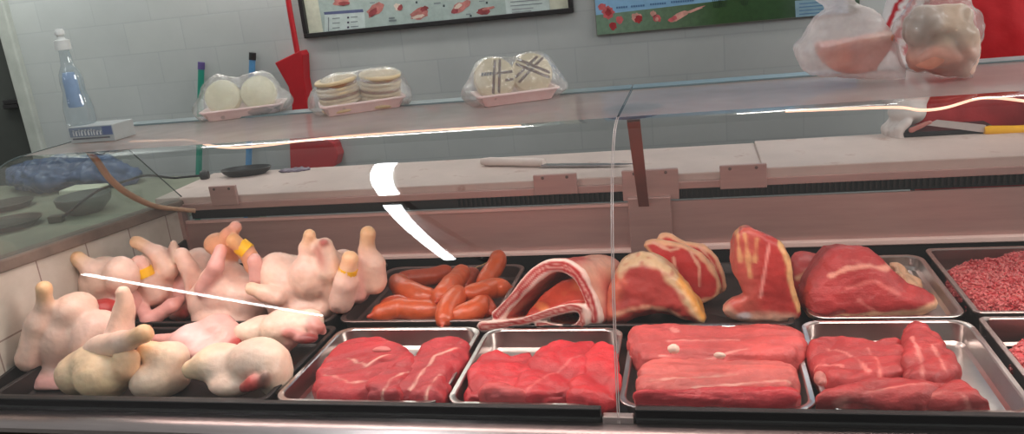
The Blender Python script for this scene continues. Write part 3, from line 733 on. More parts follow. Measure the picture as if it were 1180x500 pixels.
# tray 4
beef('wide lean beef piece at the left of the right front steel tray', [([(930, 420), (932, 396), (960, 394), (1000, 400), (1036, 400), (1048, 416), (1044, 436), (1000, 442), (960, 444)], .846, .056, .02, R4)], 31,
     cfn=seams([[(955, 400), (985, 412), (1000, 430)], [(1000, 402), (1012, 420), (1015, 436)], [(940, 420), (970, 424)]], .870, S(226, 128, 120)), extra=lambda o: o.ell(A(945, 436, .862), (.012, .02, .012), S(216, 130, 120)))
beef('chunky beef piece leaning up at the back right of the right front steel tray', [([(1036, 436), (1038, 400), (1040, 380), (1058, 374), (1082, 388), (1104, 414), (1108, 430), (1080, 440)], .860, .070, .024, R4)], 32,
     cfn=seams([[(1050, 384), (1062, 410), (1066, 432)], [(1075, 395), (1090, 420)]], .892, S(222, 130, 122)))
beef('long flat beef piece along the glass in the right front steel tray', [([(944, 472), (946, 454), (970, 442), (1020, 440), (1066, 442), (1090, 452), (1084, 470), (1060, 478), (1000, 476)], .852, .052, .018, R4)], 33,
     cfn=seams([[(950, 460), (1010, 452), (1070, 448)]], .872, S(224, 134, 126)))
beef('darker beef flap at the front right corner of the right front steel tray', [([(1064, 462), (1070, 446), (1094, 440), (1116, 446), (1134, 458), (1156, 474), (1120, 478), (1080, 476)], .846, .044, .016, S(172, 50, 50))], 42, cfn=seams([[(1072, 458), (1100, 454), (1130, 466)]], .866, S(216, 120, 112)))
PDY = 0
# rump roast
o = Org(.004, .012); yy = .33
slaby(o, [(932, 366), (926, 340), (940, 316), (962, 294), (998, 295), (1024, 308), (1050, 334), (1080, 345), (1082, 357), (1040, 364), (980, 370)], .19, -.01, .14, .035, R4, lean=.45, N=(0, 1, -.30))
sm1 = l2([(958, 322), (980, 314), (1005, 312), (1030, 318)], .19); sm2 = l2([(936, 372), (990, 368), (1050, 362), (1080, 356)], .19); sm3 = l2([(975, 334), (1010, 326), (1035, 340)], .19); sm4 = l2([(990, 345), (1005, 356)], .19)
def cf(V, C):
    xz = V[:, [0, 2]]; n = nz_(V, 50)*.004
    C = lerpc(C, S(232, 160, 140), (1-(line_sd(sm1, xz)+n)/.006)*1.6); C = lerpc(C, S(214, 110, 104), (1-(line_sd(sm3, xz)+n)/.005)); C = lerpc(C, S(214, 110, 104), (1-(line_sd(sm4, xz)+n)/.004))
    C = lerpc(C, FAT, (1-(line_sd(sm2, xz)+n)/.014)*2.4)
    return C
ro = org_obj('rump_roast', o, BEEF, label='large rump roast mounded in the shallow steel tray with a pale fat seam', cat='beef', noise=((10, .009), (28, .004), (80, .0015)), colfn=cf, seed=34, cut=ZR-.028)
o = Org(.0034, .01)
slaby(o, [(1032, 312), (1046, 316), (1062, 330), (1068, 344), (1050, 344), (1036, 330)], .36, -.02, .05, .016, FAT, lean=.2)
org_obj('fat_trimming', o, CUT, label='heap of cream fat trimmings against the right side of the roast', cat='fat', noise=((40, .010), (90, .004)), seed=35, cut=ZR-.028)
o = Org(.0034, .01)
slaby(o, [(914, 336), (914, 306), (926, 300), (946, 302), (948, 318), (934, 332), (924, 340)], .35, -.02, .06, .02, S(200, 76, 76), lean=.25)
fl = l2([(918, 318), (930, 310), (940, 312)], .35)
org_obj('beef_piece', o, CUT, label='small rosy beef piece with a fat streak tucked behind the roast on its left', cat='beef', noise=((14, .006), (40, .003)), seed=36, cut=ZR-.028, colfn=lambda V, C: lerpc(C, FAT, (1-line_sd(fl, V[:, [0, 2]])/.007)*1.3))
# folded belly: a thick sheet doubled over, running back into the case
o = Org(.0036, .004); yb = .158; N = np.array([.40, .90, -.27])
arch = [(572, 364), (590, 344), (606, 326), (626, 309), (648, 306), (664, 316), (674, 334), (682, 354), (684, 368)]
low = [(559, 376), (580, 374), (604, 370), (634, 361), (660, 354), (673, 358), (674, 370), (664, 378), (644, 378), (624, 374)]
slaby(o, arch, yb, 0, .17, .004, S(184, 52, 54), N=N, smooth=3, stroke=.0125)
slaby(o, low, yb, -.01, .14, .004, S(188, 58, 56), N=N, smooth=3, stroke=.0110)
slaby(o, [(596, 366), (616, 342), (640, 324), (662, 324), (672, 342), (676, 356), (650, 352), (626, 362)], yb, .02, .15, .006, S(206, 78, 52), N=N)
la, ll = [np.array(l2([(p[0], p[1]) for p in sm([np.array(p, float) for p in L], 3)], yb)) for L in (arch, low)]
Bi = np.linalg.inv(np.stack([np.array([1, 0, 0]), np.array([0, 0, 1]), N], 1))
def cf(V, C):
    wv = (V-np.array([0, yb, 0]))@Bi.T; xz = wv[:, :2]; dep = wv[:, 2]; n = nz_(V, 45)*.0035
    da, dl = line_sd(la, xz), line_sd(ll, xz); front = dep < .012
    for d_, T in ((da, .0125), (dl, .0105)):
        near = d_ < T+.003
        C = np.where((near & front)[:, None], lerpc(C, S(240, 214, 202), (1-np.abs(d_+n-T*.95)/.0046)*1.5), C)
        C = np.where((near & front)[:, None], lerpc(C, S(236, 190, 178), (1-np.abs(d_+n-.001)/.0022)*.9), C)
    up = V[:, 2]+.0*n
    outer = (~front) & (da < .02) & (da > .009)
    blot = nz_(V, 16, 5)
    C = np.where(outer[:, None], lerpc(lerpc(C, S(222, 168, 146), (blot+.35)*1.3), S(190, 80, 66), (-blot-.05)*2), C)
    inner = (~front) & (da >= .014) & (dl > .010)
    C = np.where(inner[:, None], lerpc(C, S(228, 140, 84), (nz_(V, 30, 8)-.12)*2.2), C)
    return C
org_obj('folded_belly', o, CUT, label='streaky belly slab folded over on itself beside the sausages', cat='meat', noise=((14, .004), (40, .002), (90, .0008)), colfn=cf, seed=37, cut=ZR-.036)
# fat-capped chunk
o = Org(.0036, .008); yc = .185
slaby(o, [(696, 372), (694, 354), (706, 318), (718, 303), (737, 296), (762, 304), (784, 325), (800, 345), (812, 366), (808, 373), (796, 371), (778, 366), (760, 362), (744, 364), (728, 370), (712, 374)], yc, -.01, .10, .028, S(176, 66, 60), lean=.20, N=(0, 1, -.30))
capl = np.array(l2([(712, 312), (722, 304), (740, 300), (764, 309), (782, 327), (797, 346), (811, 368)], yc)); leftl = np.array(l2([(697, 370), (700, 345), (708, 322)], yc)); botl = np.array(l2([(712, 360), (740, 352), (765, 356), (790, 368)], yc))
def cf(V, C):
    xz = np.stack([V[:, 0], V[:, 2]], 1); n = nz_(V, 40)*.006; m_ = nz_(V, 70, 2)
    C = lerpc(C, S(214, 118, 92), (1-(line_sd(leftl, xz)+n)/.030)*(1.4+m_*1.6)); C = lerpc(C, S(226, 168, 138), (1-(line_sd(botl, xz)+n)/.009)*1.3)
    C = lerpc(C, S(208, 178, 138), (1-(line_sd(capl, xz)+n*1.3)/.019)*(1.7+m_*1.6)); top = (V[:, 1] > yc+.03); C = np.where(top[:, None], lerpc(C, S(206, 172, 134), .75+m_*.5), C)
    C = lerpc(C, S(232, 170, 84), (1-line_sd(np.array(capl[-3:]), xz)/.008)*1.2)
    return C
org_obj('fat_capped_roast', o, CUT, label='rounded beef chunk under a cream fat cap standing by the glass joint', cat='beef', noise=((12, .007), (36, .004), (90, .0014)), colfn=cf, seed=38, cut=ZR-.036)
# two rib steaks leaning
def steak(label, pts, y, th, seed, lean, eye):
    o = Org(.0034, .004); slaby(o, pts, y, 0, th, .008, S(198, 52, 50), lean=lean, N=(0, 1, -.2))
    rim = np.array([p[:2] for p in smc([np.array([*p, 0]) for p in l2(pts, y)], 2)]); E_ = [np.array(l2(e, y)) for e in eye]
    def cf(V, C):
        xz = np.stack([V[:, 0], V[:, 2]], 1); n = nz_(V, 50)*.003; d = -poly_sd(rim, xz)+n
        C = lerpc(C, S(232, 180, 140), (1-(d-.004)/.007)*1.4)
        for e in E_: C = lerpc(C, S(232, 176, 150), (1-(line_sd(e, xz)+n)/.0045)*1.4)
        return C
    return org_obj('rib_steak', o, CUT, label=label, cat='steak', noise=((16, .003), (50, .0014)), colfn=cf, seed=seed, cut=ZR-.036)
steak('rear rib steak with a yellow fat rim, peeking out behind the other', [(754, 292), (760, 275), (774, 275), (790, 283), (810, 286), (828, 300), (837, 322), (836, 336), (820, 339), (798, 324), (778, 304)], .328, .022, 39, .25, [[(806, 288), (818, 300), (826, 318), (828, 332)]])
steak('front rib steak with a round red eye, leaning behind the fat-capped chunk', [(740, 288), (750, 281), (768, 283), (788, 286), (808, 296), (823, 312), (832, 332), (822, 345), (797, 348), (780, 334), (764, 310)], .305, .024, 40, .25, [[(752, 284), (772, 292), (782, 290)], [(776, 300), (780, 318), (792, 334)], [(796, 294), (806, 310), (806, 330)]])
# bone-in chop
o = Org(.0036, .006); yt = .19
tb = [(848, 270), (862, 263), (885, 274), (904, 283), (911, 302), (915, 333), (922, 354), (914, 370), (878, 373), (846, 369), (833, 357), (844, 346), (858, 340), (846, 317), (844, 294)]
slaby(o, tb, yt, -.01, .065, .016, S(180, 58, 54), lean=.06, N=(0, 1, -.25))
bone = np.array(l2([(886, 282), (881, 310), (876, 340)], yt)); fr = np.array(l2([(900, 282), (910, 305), (914, 333), (922, 356)], yt)); fb = np.array(l2([(838, 358), (850, 366), (880, 364), (910, 366)], yt)); fs = [np.array(l2(l, yt)) for l in ([(858, 270), (862, 295), (864, 318)], [(872, 276), (870, 300)], [(850, 272), (852, 300)])]
bz = B(857, 362, yt)
def cf(V, C):
    xz = np.stack([V[:, 0], V[:, 2]], 1); n = nz_(V, 45)*.004; m_ = nz_(V, 60, 4)
    C = lerpc(C, S(196, 92, 80), (-(V[:, 0]-bone[:, 0].mean())/.02)*.7)
    for l in fs: C = lerpc(C, S(226, 170, 120), (1-(line_sd(l, xz)+n)/.006)*(1.1+m_))
    C = lerpc(C, S(228, 150, 140), (1-(line_sd(bone, xz)+n*.3)/.0042)*1.5); C = lerpc(C, S(230, 186, 128), (1-(line_sd(fr, xz)+n)/.0085)*1.8)
    C = lerpc(C, S(222, 172, 150), (1-(line_sd(fb, xz)+n*1.4)/.018)*1.5); C = lerpc(C, S(226, 214, 214), (1-np.hypot((xz[:, 0]-bz[0])/1.7, xz[:, 1]-bz[2])/.011)*2)
    return C
org_obj('bone_in_chop', o, CUT, label='tall bone-in beef chop standing upright with yellow fat edge and pale bone foot', cat='beef', noise=((14, .006), (40, .003), (100, .001)), colfn=cf, seed=41, cut=ZR-.036)
# ------------------------------------------------------------------ sausages
SAUS = MO('sausage', .32, .3, .12, .16, 34, .25, 120)
OR1, OR2 = S(206, 92, 48), S(192, 80, 48)
def sausage(label, pts, r, zs, col=OR1, seed=0, knot=True):
    W_ = [A(p[0], p[1], z) for p, z in zip(pts, zs)]
    r *= 1.13; W_ = sm(W_, 4); n = len(W_); o = Org(.0026, .005)
    rad = [r*(.80+.20*math.sin(math.pi*min(1, max(0, (i+.6)/(n))))**.5) for i in range(n)]
    o.path(W_, rad, col)
    if knot:
        for e, f in ((W_[0], W_[1]), (W_[-1], W_[-2])):
            d = (e-f)/np.linalg.norm(e-f); o.cap(e+d*r*.7, e+d*(r*1.25), .007, .004, S(176, 56, 36), k=.006)
    return org_obj('sausage', o, SAUS, label=label, cat='sausage', group='orange sausages in the dark tray', noise=((20, .0026), (60, .001)), seed=seed)
ZS = ZR-.035+.004
sausage('orange sausage at the front left of its tray, lying level', [(440, 361), (462, 356), (484, 358), (504, 358)], .0215, (ZS+.022,)*4, seed=51)
sausage('orange sausage hidden under the front left one, only its top edge showing', [(446, 352), (462, 350), (480, 354)], .018, (ZS+.026,)*3, OR2, 52)
sausage('orange sausage slanting down to the right across the left of the pile', [(458, 325), (466, 333), (480, 340), (496, 344)], .022, (ZS+.046, ZS+.046, ZS+.042, ZS+.038), seed=53)
sausage('orange sausage stretched along the back left, half hidden by its neighbours', [(464, 322), (480, 320), (498, 319), (514, 314)], .019, (ZS+.024,)*4, OR2, 54)
sausage('orange sausage slanting up to the right through the centre of the pile', [(508, 342), (517, 332), (526, 322), (532, 315)], .021, (ZS+.05, ZS+.05, ZS+.046, ZS+.044), seed=55)
sausage('short orange sausage pointing to the viewer at the front centre', [(512, 368), (516, 356), (523, 345), (528, 338)], .020, (ZS+.030, ZS+.038, ZS+.044, ZS+.046), seed=56)
sausage('orange sausage lying level at the front right of the pile', [(527, 364), (538, 361), (550, 356), (554, 350)], .019, (ZS+.028, ZS+.030, ZS+.032, ZS+.034), seed=57)
sausage('orange sausage lying level on the right side of its tray', [(542, 338), (556, 335), (568, 332), (580, 332)], .0195, (ZS+.044, ZS+.040, ZS+.034, ZS+.03), seed=58)
sausage('orange sausage standing highest at the back right with its string', [(558, 326), (565, 315), (571, 306), (574, 297)], .0185, (ZS+.030, ZS+.040, ZS+.052, ZS+.062), seed=59)
sausage('dull orange sausage low behind the centre of the pile', [(534, 328), (540, 320), (545, 316)], .018, (ZS+.022,)*3, OR2, 60)
sausage('dark orange sausage low on the right, crossing under the level ones', [(550, 344), (558, 350), (564, 358)], .017, (ZS+.020,)*3, OR2, 61)
obj('sausage_string', tube([A(572, 296, ZS+.066), A(560, 303, ZS+.05), A(546, 309, ZS+.03), A(528, 313, ZS+.028)], .0011, 6, 4), M('twine', S(206, 172, 120), .8), label='thin pale string trailing from the highest sausage', cat='string')
# ------------------------------------------------------------------ minced beef
MIN = MO('minced_beef', .38, .3, .1, .15, 60, .3, 200)
def mince(label, pts, zb, hts, seed, n):
    """mound: grid of a height field inside a pixel outline, covered in short strands"""
    rnd = random.Random(seed); P2 = np.array(flat(pts, zb+.03)); lo, hi = P2.min(0), P2.max(0)
    o = Org(.0042, .006); c = P2.mean(0)
    o.slab((c[0], c[1], zb), (1, 0, 0), (0, 1, 0), P2-c, 0, hts*.72, .02, S(206, 84, 88), N=(0, 0, 1))
    (V, F), C = o.mesh(noise=((16, .010), (60, .009), (130, .003)), seed=seed)
    parts = [(V, F)]; cols = [C]
    top = V[(V[:, 2] > zb+.012)]
    for i in range(n):
        p = top[rnd.randrange(len(top))]; a = rnd.uniform(0, 6.28); l = rnd.uniform(.003, .006); d = np.array([math.cos(a), math.sin(a), rnd.uniform(-.5, .5)])*l
        g = tube([p-d, p+np.array([0, 0, rnd.uniform(0, .004)]), p+d+np.array([0, 0, rnd.uniform(-.003, .003)])], [.0016, .0026, .0016], 5, 1); parts.append(g)
        s = rnd.random(); cc = np.array(S(214, 92, 96))*(1-s)+np.array(S(226, 130, 126))*s; cc = np.array(S(190, 62, 68)) if rnd.random() < .25 else cc
        cols.append(np.tile(cc, (len(g[0]), 1)))
    obj('minced_beef', join(*parts), MIN, cols=np.concatenate(cols), label=label, cat='minced beef', kind='stuff', recalc=False)
mince('mound of pink minced beef in the deep tray at the back right corner', [(1088, 318), (1110, 308), (1140, 304), (1180, 296), (1230, 300), (1230, 350), (1180, 358), (1122, 354), (1098, 338)], ZR+.008-.052+.002, .062, 71, 3000)
mince('mound of minced beef just entering the frame in the front right deep tray', [(1162, 402), (1176, 394), (1220, 390), (1250, 420), (1230, 450), (1190, 440), (1176, 424)], ZR+.004-.05+.002, .05, 72, 1200)
#@@PART5
# ------------------------------------------------------------------ packages on the glass top
CREAM = M('pale_cheese', S(232, 226, 190), .5, 0, .05, 20, .15, 80, sss=.08); CREAM2 = M('cream_dough', S(234, 216, 178), .55, 0, .06, 20, .15, 80)
CREAM3 = M('toasted_biscuit', S(216, 192, 152), .55, 0, .12, 20, .15, 80); BROWNF = M('brown_filling', S(150, 104, 72), .6, 0, .2, 30); COCOA = M('cocoa_stripe', S(98, 62, 48), .6, 0, .15, 30); INK = M('dark_print', S(52, 58, 84), .6)
ZG = ZT+.0012
def frame_at(pl, pr):
    """x axis from the left front foot to the right front foot of a tray"""
    a, b = np.array(pl), np.array(pr); u = b-a; L_ = np.linalg.norm(u); u /= L_; v = np.array([-u[1], u[0], 0]); return a, u, v, L_
def foam_tray(a, u, v, L_, D_, h, label):
    R = []
    def ring(ins, z, r=.012):
        return [a+u*x+v*y+np.array([0, 0, z]) for x, y, _ in rrect(ins, L_-ins, ins, D_-ins, r, 0)]
    for ins, z in ((.012, 0), (.0, h), (-.004, h+.002), (-.004, h+.005), (.004, h+.005), (.015, .005)): R.append(ring(ins, z))
    return obj('foam_tray', loft(R), FOAM, label=label, cat='tray', group=None)
def film_wrap(a, u, v, L_, D_, lumps, parent, seed, h):
    """cling film: one thin crumpled skin over the tray and the lumps on it"""
    o = Org(.0045, .02)
    P_ = lambda x, y, z: a+u*x+v*y+np.array([0, 0, z])
    o.cap(P_(.0, .02, h), P_(L_, .02, h), .010, .010, (1, 1, 1)).cap(P_(0, D_-.02, h), P_(L_, D_-.02, h), .010, .010, (1, 1, 1)).cap(P_(.0, .02, h), P_(0, D_-.02, h), .01, .01, (1, 1, 1)).cap(P_(L_, .02, h), P_(L_, D_-.02, h), .01, .01, (1, 1, 1))
    for x, y, z, r in lumps: o.ell(P_(x, y, z), r, (1, 1, 1), (0, 0, math.degrees(math.atan2(u[1], u[0]))), k=.03)
    (V, F), C = o.mesh(noise=((26, .006), (70, .003)), seed=seed)
    return obj('cling_film', (V, F), FILM, parent, autosm=False, label='clear crinkled film', recalc=False)
def disc(name, c, axis, r, th, mat, label, cat, group, rad_n=30):
    ax = np.array(axis, float); ax /= np.linalg.norm(ax); e = th*.28
    pr = [(.0005, -th/2), (r-e, -th/2), (r-e*.3, -th/2+e*.3), (r, -th/2+e), (r, th/2-e), (r-e*.3, th/2-e*.3), (r-e, th/2), (.0005, th/2)]
    return obj(name, lathe(pr, c, rad_n, ax), mat, label=label, cat=cat, group=group)
def stripe(parent, c, ax, r, th, p, q_, w, mat=None):
    """printed bar on the face of a disc, from p to q (face coordinates)"""
    ax = np.array(ax, float); ax /= np.linalg.norm(ax); ux = np.cross((0, 0, 1), ax); ux /= np.linalg.norm(ux); uz = np.cross(ax, ux)
    if uz[2] < 0: uz = -uz
    if ux[0] < 0: ux = -ux
    f = np.array(c)+ax*(th/2+.0006); a = f+ux*p[0]*r+uz*p[1]*r; b = f+ux*q_[0]*r+uz*q_[1]*r
    d_ = b-a; L_ = np.linalg.norm(d_); d_ /= L_; n_ = np.cross(ax, d_)
    return obj('stripe', obox((a+b)/2, d_*L_/2, n_*w/2, ax*.0006), mat or COCOA, parent, smooth=False)
def pack(pl, pr, D_, label, seed, h=.020):
    a = A(*pl, ZG); b = A(*pr, ZG); b = np.array([b[0], a[1]+(b[1]-a[1])*.42, ZG]); b = a+(b-a)*1.0
    a, u, v, L_ = frame_at(a+np.array([0, -.035, 0]), b+np.array([0, -.035, 0]))
    t = foam_tray(a, u, v, L_, D_, h, label)
    return t, a, u, v, L_
# left package: two thick pale discs facing out
def PW(a, u, v, x, y, z): return a+u*x+v*y+np.array([0, 0, z])
t, a, u, v, L_ = pack((242, 139), (352, 121), .105, 'pink foam tray of two pale plain discs in cling film, leftmost on the glass', 81)
fa = -v*.93+np.array([0, 0, .36])
for i, x in enumerate((.27, .72)):
    disc('cheese_disc', PW(a, u, v, L_*x, .046, .050), fa, .043, .030, CREAM, ['plain pale disc on the left side of the leftmost film-wrapped tray', 'plain pale disc on the right side of the leftmost film-wrapped tray'][i], 'disc', 'pale discs in the left package')
film_wrap(a, u, v, L_, .105, [(L_*.27, .048, .048, (.056, .046, .057)), (L_*.72, .048, .048, (.056, .046, .058)), (L_*.02, .045, .028, (.02, .03, .016)), (L_*1.0, .045, .026, (.02, .03, .014))], t, 81, .024)
# middle package: two stacks of three sandwiched discs
t, a, u, v, L_ = pack((380, 133), (492, 111), .105, 'pink foam tray of two brown-layered disc stacks in cling film, second on the glass', 82)
for i, x in enumerate((.26, .74)):
    for k in range(3):
        z0 = .020+k*.0235; c = PW(a, u, v, L_*x+(.004*(k-1) if i else -.003*k), .052, z0)
        side_ = ['left', 'right'][i]; pos = ['lowest', 'middle', 'topmost'][k]
        e = empty('sandwich_disc', c-np.array([0, 0, .011]), f'{pos} cream and brown sandwich disc of the {side_} stack in the second package', 'sandwich disc', 'sandwich discs in the middle package')
        ax = np.array([.12 if i else -.04, -.10, 1.0]); ax /= np.linalg.norm(ax); R_ = .049
        for dz, nm, mt, rr, th in ((-.0075, 'lower_biscuit', CREAM3, R_, .008), (0, 'filling', BROWNF, R_*.95, .008), (.0075, 'upper_biscuit', CREAM3, R_, .008)):
            cc = c+ax*dz; e_ = th*.3
            obj(nm, lathe([(.0005, -th/2), (rr-e_, -th/2), (rr, -th/2+e_), (rr, th/2-e_), (rr-e_, th/2), (.0005, th/2)], cc, 28, ax), mt, e)
film_wrap(a, u, v, L_, .105, [(L_*.26, .052, .045, (.060, .050, .048)), (L_*.74, .052, .045, (.060, .050, .048)), (L_*.02, .045, .03, (.024, .03, .018)), (L_*1.0, .045, .026, (.02, .03, .014))], t, 82, .024)
# right package: cream discs with crossed cocoa stripes
t, a, u, v, L_ = pack((558, 122), (655, 103), .105, 'pink foam tray of two cocoa-striped cream discs in cling film, third on the glass', 83)
for i, x in enumerate((.26, .73)):
    c = PW(a, u, v, L_*x, .046, .053)
    dd = disc('striped_disc', c, fa, .045, .030, CREAM2, ['cream disc with a hash of cocoa stripes and dark print, third package', 'cream disc with crossed double cocoa stripes, right side of the third package'][i], 'disc', 'striped discs in the right package')
    if i == 0:
        for p, q_ in (((.10, .80), (-.22, -.80)), ((.34, .80), (.06, -.80)), ((.05, .16), (.86, .16)), ((.45, -.22), (.86, -.22))): stripe(dd, c, fa, .045, .030, p, q_, .0056)
        for k in range(5): stripe(dd, c, fa, .045, .030, (-.62+k*.13, .10), (-.56+k*.13, .26), .004, INK)
    else:
        for p, q_ in (((-.84, -.16), (.36, .74)), ((-.72, -.42), (.62, .66)), ((-.62, .72), (.84, -.12)), ((-.74, .50), (.80, -.36))): stripe(dd, c, fa, .045, .030, p, q_, .0056)
film_wrap(a, u, v, L_, .105, [(L_*.26, .048, .048, (.058, .046, .053)), (L_*.73, .048, .048, (.058, .046, .053)), (L_*.0, .045, .028, (.026, .03, .018)), (L_*1.0, .045, .026, (.022, .03, .014))], t, 83, .024)
# ------------------------------------------------------------------ bottle and printed box
xb0, xb1 = -1.392, -1.276; yb_ = .205
bx = obj('printed_box', box(xb0, xb1, yb_, yb_+.072, ZG, ZG+.037), M('grey_carton', S(172, 176, 176), .6, 0, .06, 20), smooth=False, bevel=.0015, label='small grey printed box lying on the glass under the soap bottle', cat='box')
obj('blue_band', box(xb0+.002, xb1-.001, yb_-.0008, yb_, ZG+.014, ZG+.035), M('slate_print', S(128, 138, 152), .6), bx, smooth=False)
obj('blue_corner', box(xb1-.026, xb1-.002, yb_-.0014, yb_-.0007, ZG+.016, ZG+.034), M('blue_print', S(92, 104, 138), .6), bx, smooth=False)
lt = []; x = xb0+.012
for wl, hl in ((.004, .013), (.006, .012), (.003, .014), (.006, .013), (.006, .014), (.006, .013), (.003, .014), (.005, .012), (.006, .010), (.005, .010)):
    lt.append(box(x, x+wl*.55, yb_-.0022, yb_-.0009, ZG+.0165, ZG+.0165+hl)); lt.append(box(x, x+wl, yb_-.0022, yb_-.0009, ZG+.0165+(hl-.003 if len(lt) % 4 else 0), ZG+.0195+(hl-.003 if len(lt) % 4 else 0))); x += wl+.0028
obj('lettering', join(*lt), M('pale_lettering', S(205, 208, 210), .6), bx, smooth=False)
lt = []; x = xb0+.008
while x < xb1-.012:
    wl = random.uniform(.003, .007); lt.append(box(x, x+wl, yb_-.0016, yb_, ZG+.008, ZG+.0115)); x += wl+.0016
obj('small_print', join(*lt), M('grey_lettering', S(104, 106, 112), .6), bx, smooth=False)
bc = B(98, 141, .25); bt_c = np.array([bc[0]-.002, .243, ZG+.0375])
zc = B(87, 56, .25)[2]-bt_c[2]
bp = [(.001, 0), (.028, 0), (.032, .004), (.032, .035), (.029, .055), (.024, .075), (.025, .095), (.023, .115), (.014, .135), (.011, zc-.004), (.0115, zc), (.001, zc)]
so = obj('soap_bottle', lathe(bp, bt_c, 30), BOTTLE, label='clear squeeze bottle with white push cap standing on the small grey box', cat='bottle')
obj('label', lathe([(.0150, .040), (.0170, .045), (.0150, .080), (.0155, .100), (.012, .118), (.001, .119), (.001, .040)], bt_c+np.array([-.004, 0, 0]), 24), M('blue_label', S(150, 176, 212), .5, 0, .15, 30), so, label='pale blue label seen through the bottle')
obj('cap', lathe([(.001, zc), (.0165, zc), (.0165, zc+.021), (.009, zc+.024), (.0065, zc+.030), (.010, zc+.033), (.0105, zc+.040), (.0075, zc+.046), (.001, zc+.047)], bt_c, 24), WHITEP, so, label='white push cap')
# ------------------------------------------------------------------ knotted bags
o = Org(.0045, .02); yb = .285; q = P(yb)
bagp = [(936, 30), (924, 52), (916, 62), (924, 84), (946, 93), (990, 97), (1030, 97), (1042, 93), (1036, 72), (1024, 44), (1012, 22), (990, 14), (964, 14), (948, 20)]
poly = [np.array([B(px, py, yb)[0], B(px, py, yb)[2], 0]) for px, py in bagp]; poly = [p[:2] for p in smc(poly, 2)]
zlow = min(p[1] for p in poly); zs = ZG+.004-zlow
o.slab((0, yb, zs), (1, 0, 0), (0, 0, 1), poly, -.055, .055, .032, (1, 1, 1), N=(0, 1, 0))
o.cap(q(975, 16)+(0, 0, zs), q(958, 6)+(0, 0, zs), .014, .009, (1, 1, 1)); o.ell(q(946, 6)+(0, 0, zs), (.016, .006, .006), (1, 1, 1), (0, 15, 0)).ell(q(968, 6)+(0, 0, zs), (.014, .006, .006), (1, 1, 1), (0, -20, 0))
bag1 = org_obj('plastic_bag', o, BAGM, label='knotted milky plastic bag holding a meat chunk, standing on the glass', cat='plastic bag', noise=((14, .005), (30, -.0022), (110, .0010)), seed=91, cut=ZG+.001)
o = Org(.004, .006)
mp_ = [np.array([B(px, py, yb)[0], B(px, py, yb)[2]+zs, 0]) for px, py in [(941, 58), (960, 55), (985, 51), (1010, 45), (1026, 44), (1021, 60), (1005, 86), (986, 88), (962, 86), (949, 80)]]
o.slab((0, yb, 0), (1, 0, 0), (0, 0, 1), [p[:2] for p in mp_], -.045, .035, .008, S(224, 126, 98), N=(0, 1, 0))
org_obj('meat_chunk', o, CUT, label='salmon pink meat chunk inside the left knotted bag', cat='meat', noise=((20, .004), (50, .002)), seed=92, cut=ZG+.002,
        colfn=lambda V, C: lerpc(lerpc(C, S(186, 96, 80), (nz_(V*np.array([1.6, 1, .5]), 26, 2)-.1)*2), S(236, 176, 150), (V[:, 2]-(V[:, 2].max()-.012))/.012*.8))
yb2 = .255; q = P(yb2)
o = Org(.0045, .022)
bagq = [(1034, 40), (1030, 62), (1040, 88), (1066, 96), (1100, 99), (1116, 92), (1128, 66), (1132, 40), (1122, 14), (1104, -6), (1078, -12), (1050, 10)]
poly = [np.array([B(px, py, yb2)[0], B(px, py, yb2)[2], 0]) for px, py in bagq]; poly = [p[:2] for p in smc(poly, 2)]
zs2 = ZG+.004-min(p[1] for p in poly)
o.slab((0, yb2, zs2), (1, 0, 0), (0, 0, 1), poly, -.055, .060, .05, (1, 1, 1), N=(0, 1, 0))
o.cap(q(1085, -8)+(0, 0, zs2), q(1092, -24)+(0, 0, zs2), .014, .008, (1, 1, 1)).cap(q(1108, 92)+(0, 0, zs2), q(1114, 100)+(0, -.01, zs2), .012, .006, (1, 1, 1))
bag2 = org_obj('plastic_bag', o, BAGM2, label='knotted clear plastic bag of chicken in front of the person in red', cat='plastic bag', noise=((20, .010), (48, .005), (120, .0015)), seed=93, cut=ZG+.001)
o = Org(.0042, .018); Z2 = np.array([0, 0, zs2])
CB = S(226, 196, 170)
o.ell(q(1062, 42, -.012)+Z2, (.032, .040, .036), S(176, 156, 142)).ell(q(1096, 50, -.01)+Z2, (.044, .042, .032), CB).ell(q(1080, 75, -.012)+Z2, (.052, .040, .028), S(226, 156, 134)).ell(q(1110, 78)+Z2, (.020, .03, .036), S(232, 196, 180)).cap(q(1060, 84)+Z2, q(1090, 90)+Z2, .016, .014, S(206, 78, 58)).cap(q(1074, 30)+Z2, q(1110, 26)+Z2, .016, .018, CB)
org_obj('chicken_pieces', o, CHK, label='pale and pink chicken pieces inside the right knotted bag', cat='chicken piece', noise=((16, .007), (20, -.0045), (60, .003)), jitter=.25, seed=94, cut=ZG+.003)
# ------------------------------------------------------------------ posters on the wall
def poster_sheet(y, quads, parent, name='printed_sheet'):
    """one flat print: list of (pixel polygon, material, layer)"""
    mats = []; V = []; F = []; mi = []
    for pl, mt, lay in quads:
        if mt not in mats: mats.append(mt)
        o_ = len(V); V += [tuple(p) for p in pl(y-.0006*lay)]; F.append(tuple(range(o_, len(V)))); mi.append(mats.index(mt))
    return obj(name, (V, F), mats, parent, smooth=False, midx=mi, recalc=False)
def pq(*pts): return lambda y: [B(px, py, y) for px, py in pts]
def wp(*pts): return lambda y: [np.array([x, y, z]) for x, z in pts]
def pm(name, c, var=.1): return M(name, S(*c), .55, 0, var, 40)
INKG, MEATP, MEATD, BONEP, PALE = pm('print_grey', (120, 130, 134)), pm('print_meat', (176, 112, 106), .3), pm('print_meat_dark', (140, 62, 66), .3), pm('print_bone', (206, 190, 176)), pm('print_pale', (186, 200, 198))
YP = WY-.004
bl, br = B(353, 42, WY), B(662, 16, WY)
zb = (bl[2]+br[2])/2; x0, x1 = bl[0], br[0]; ztp = zb+.62
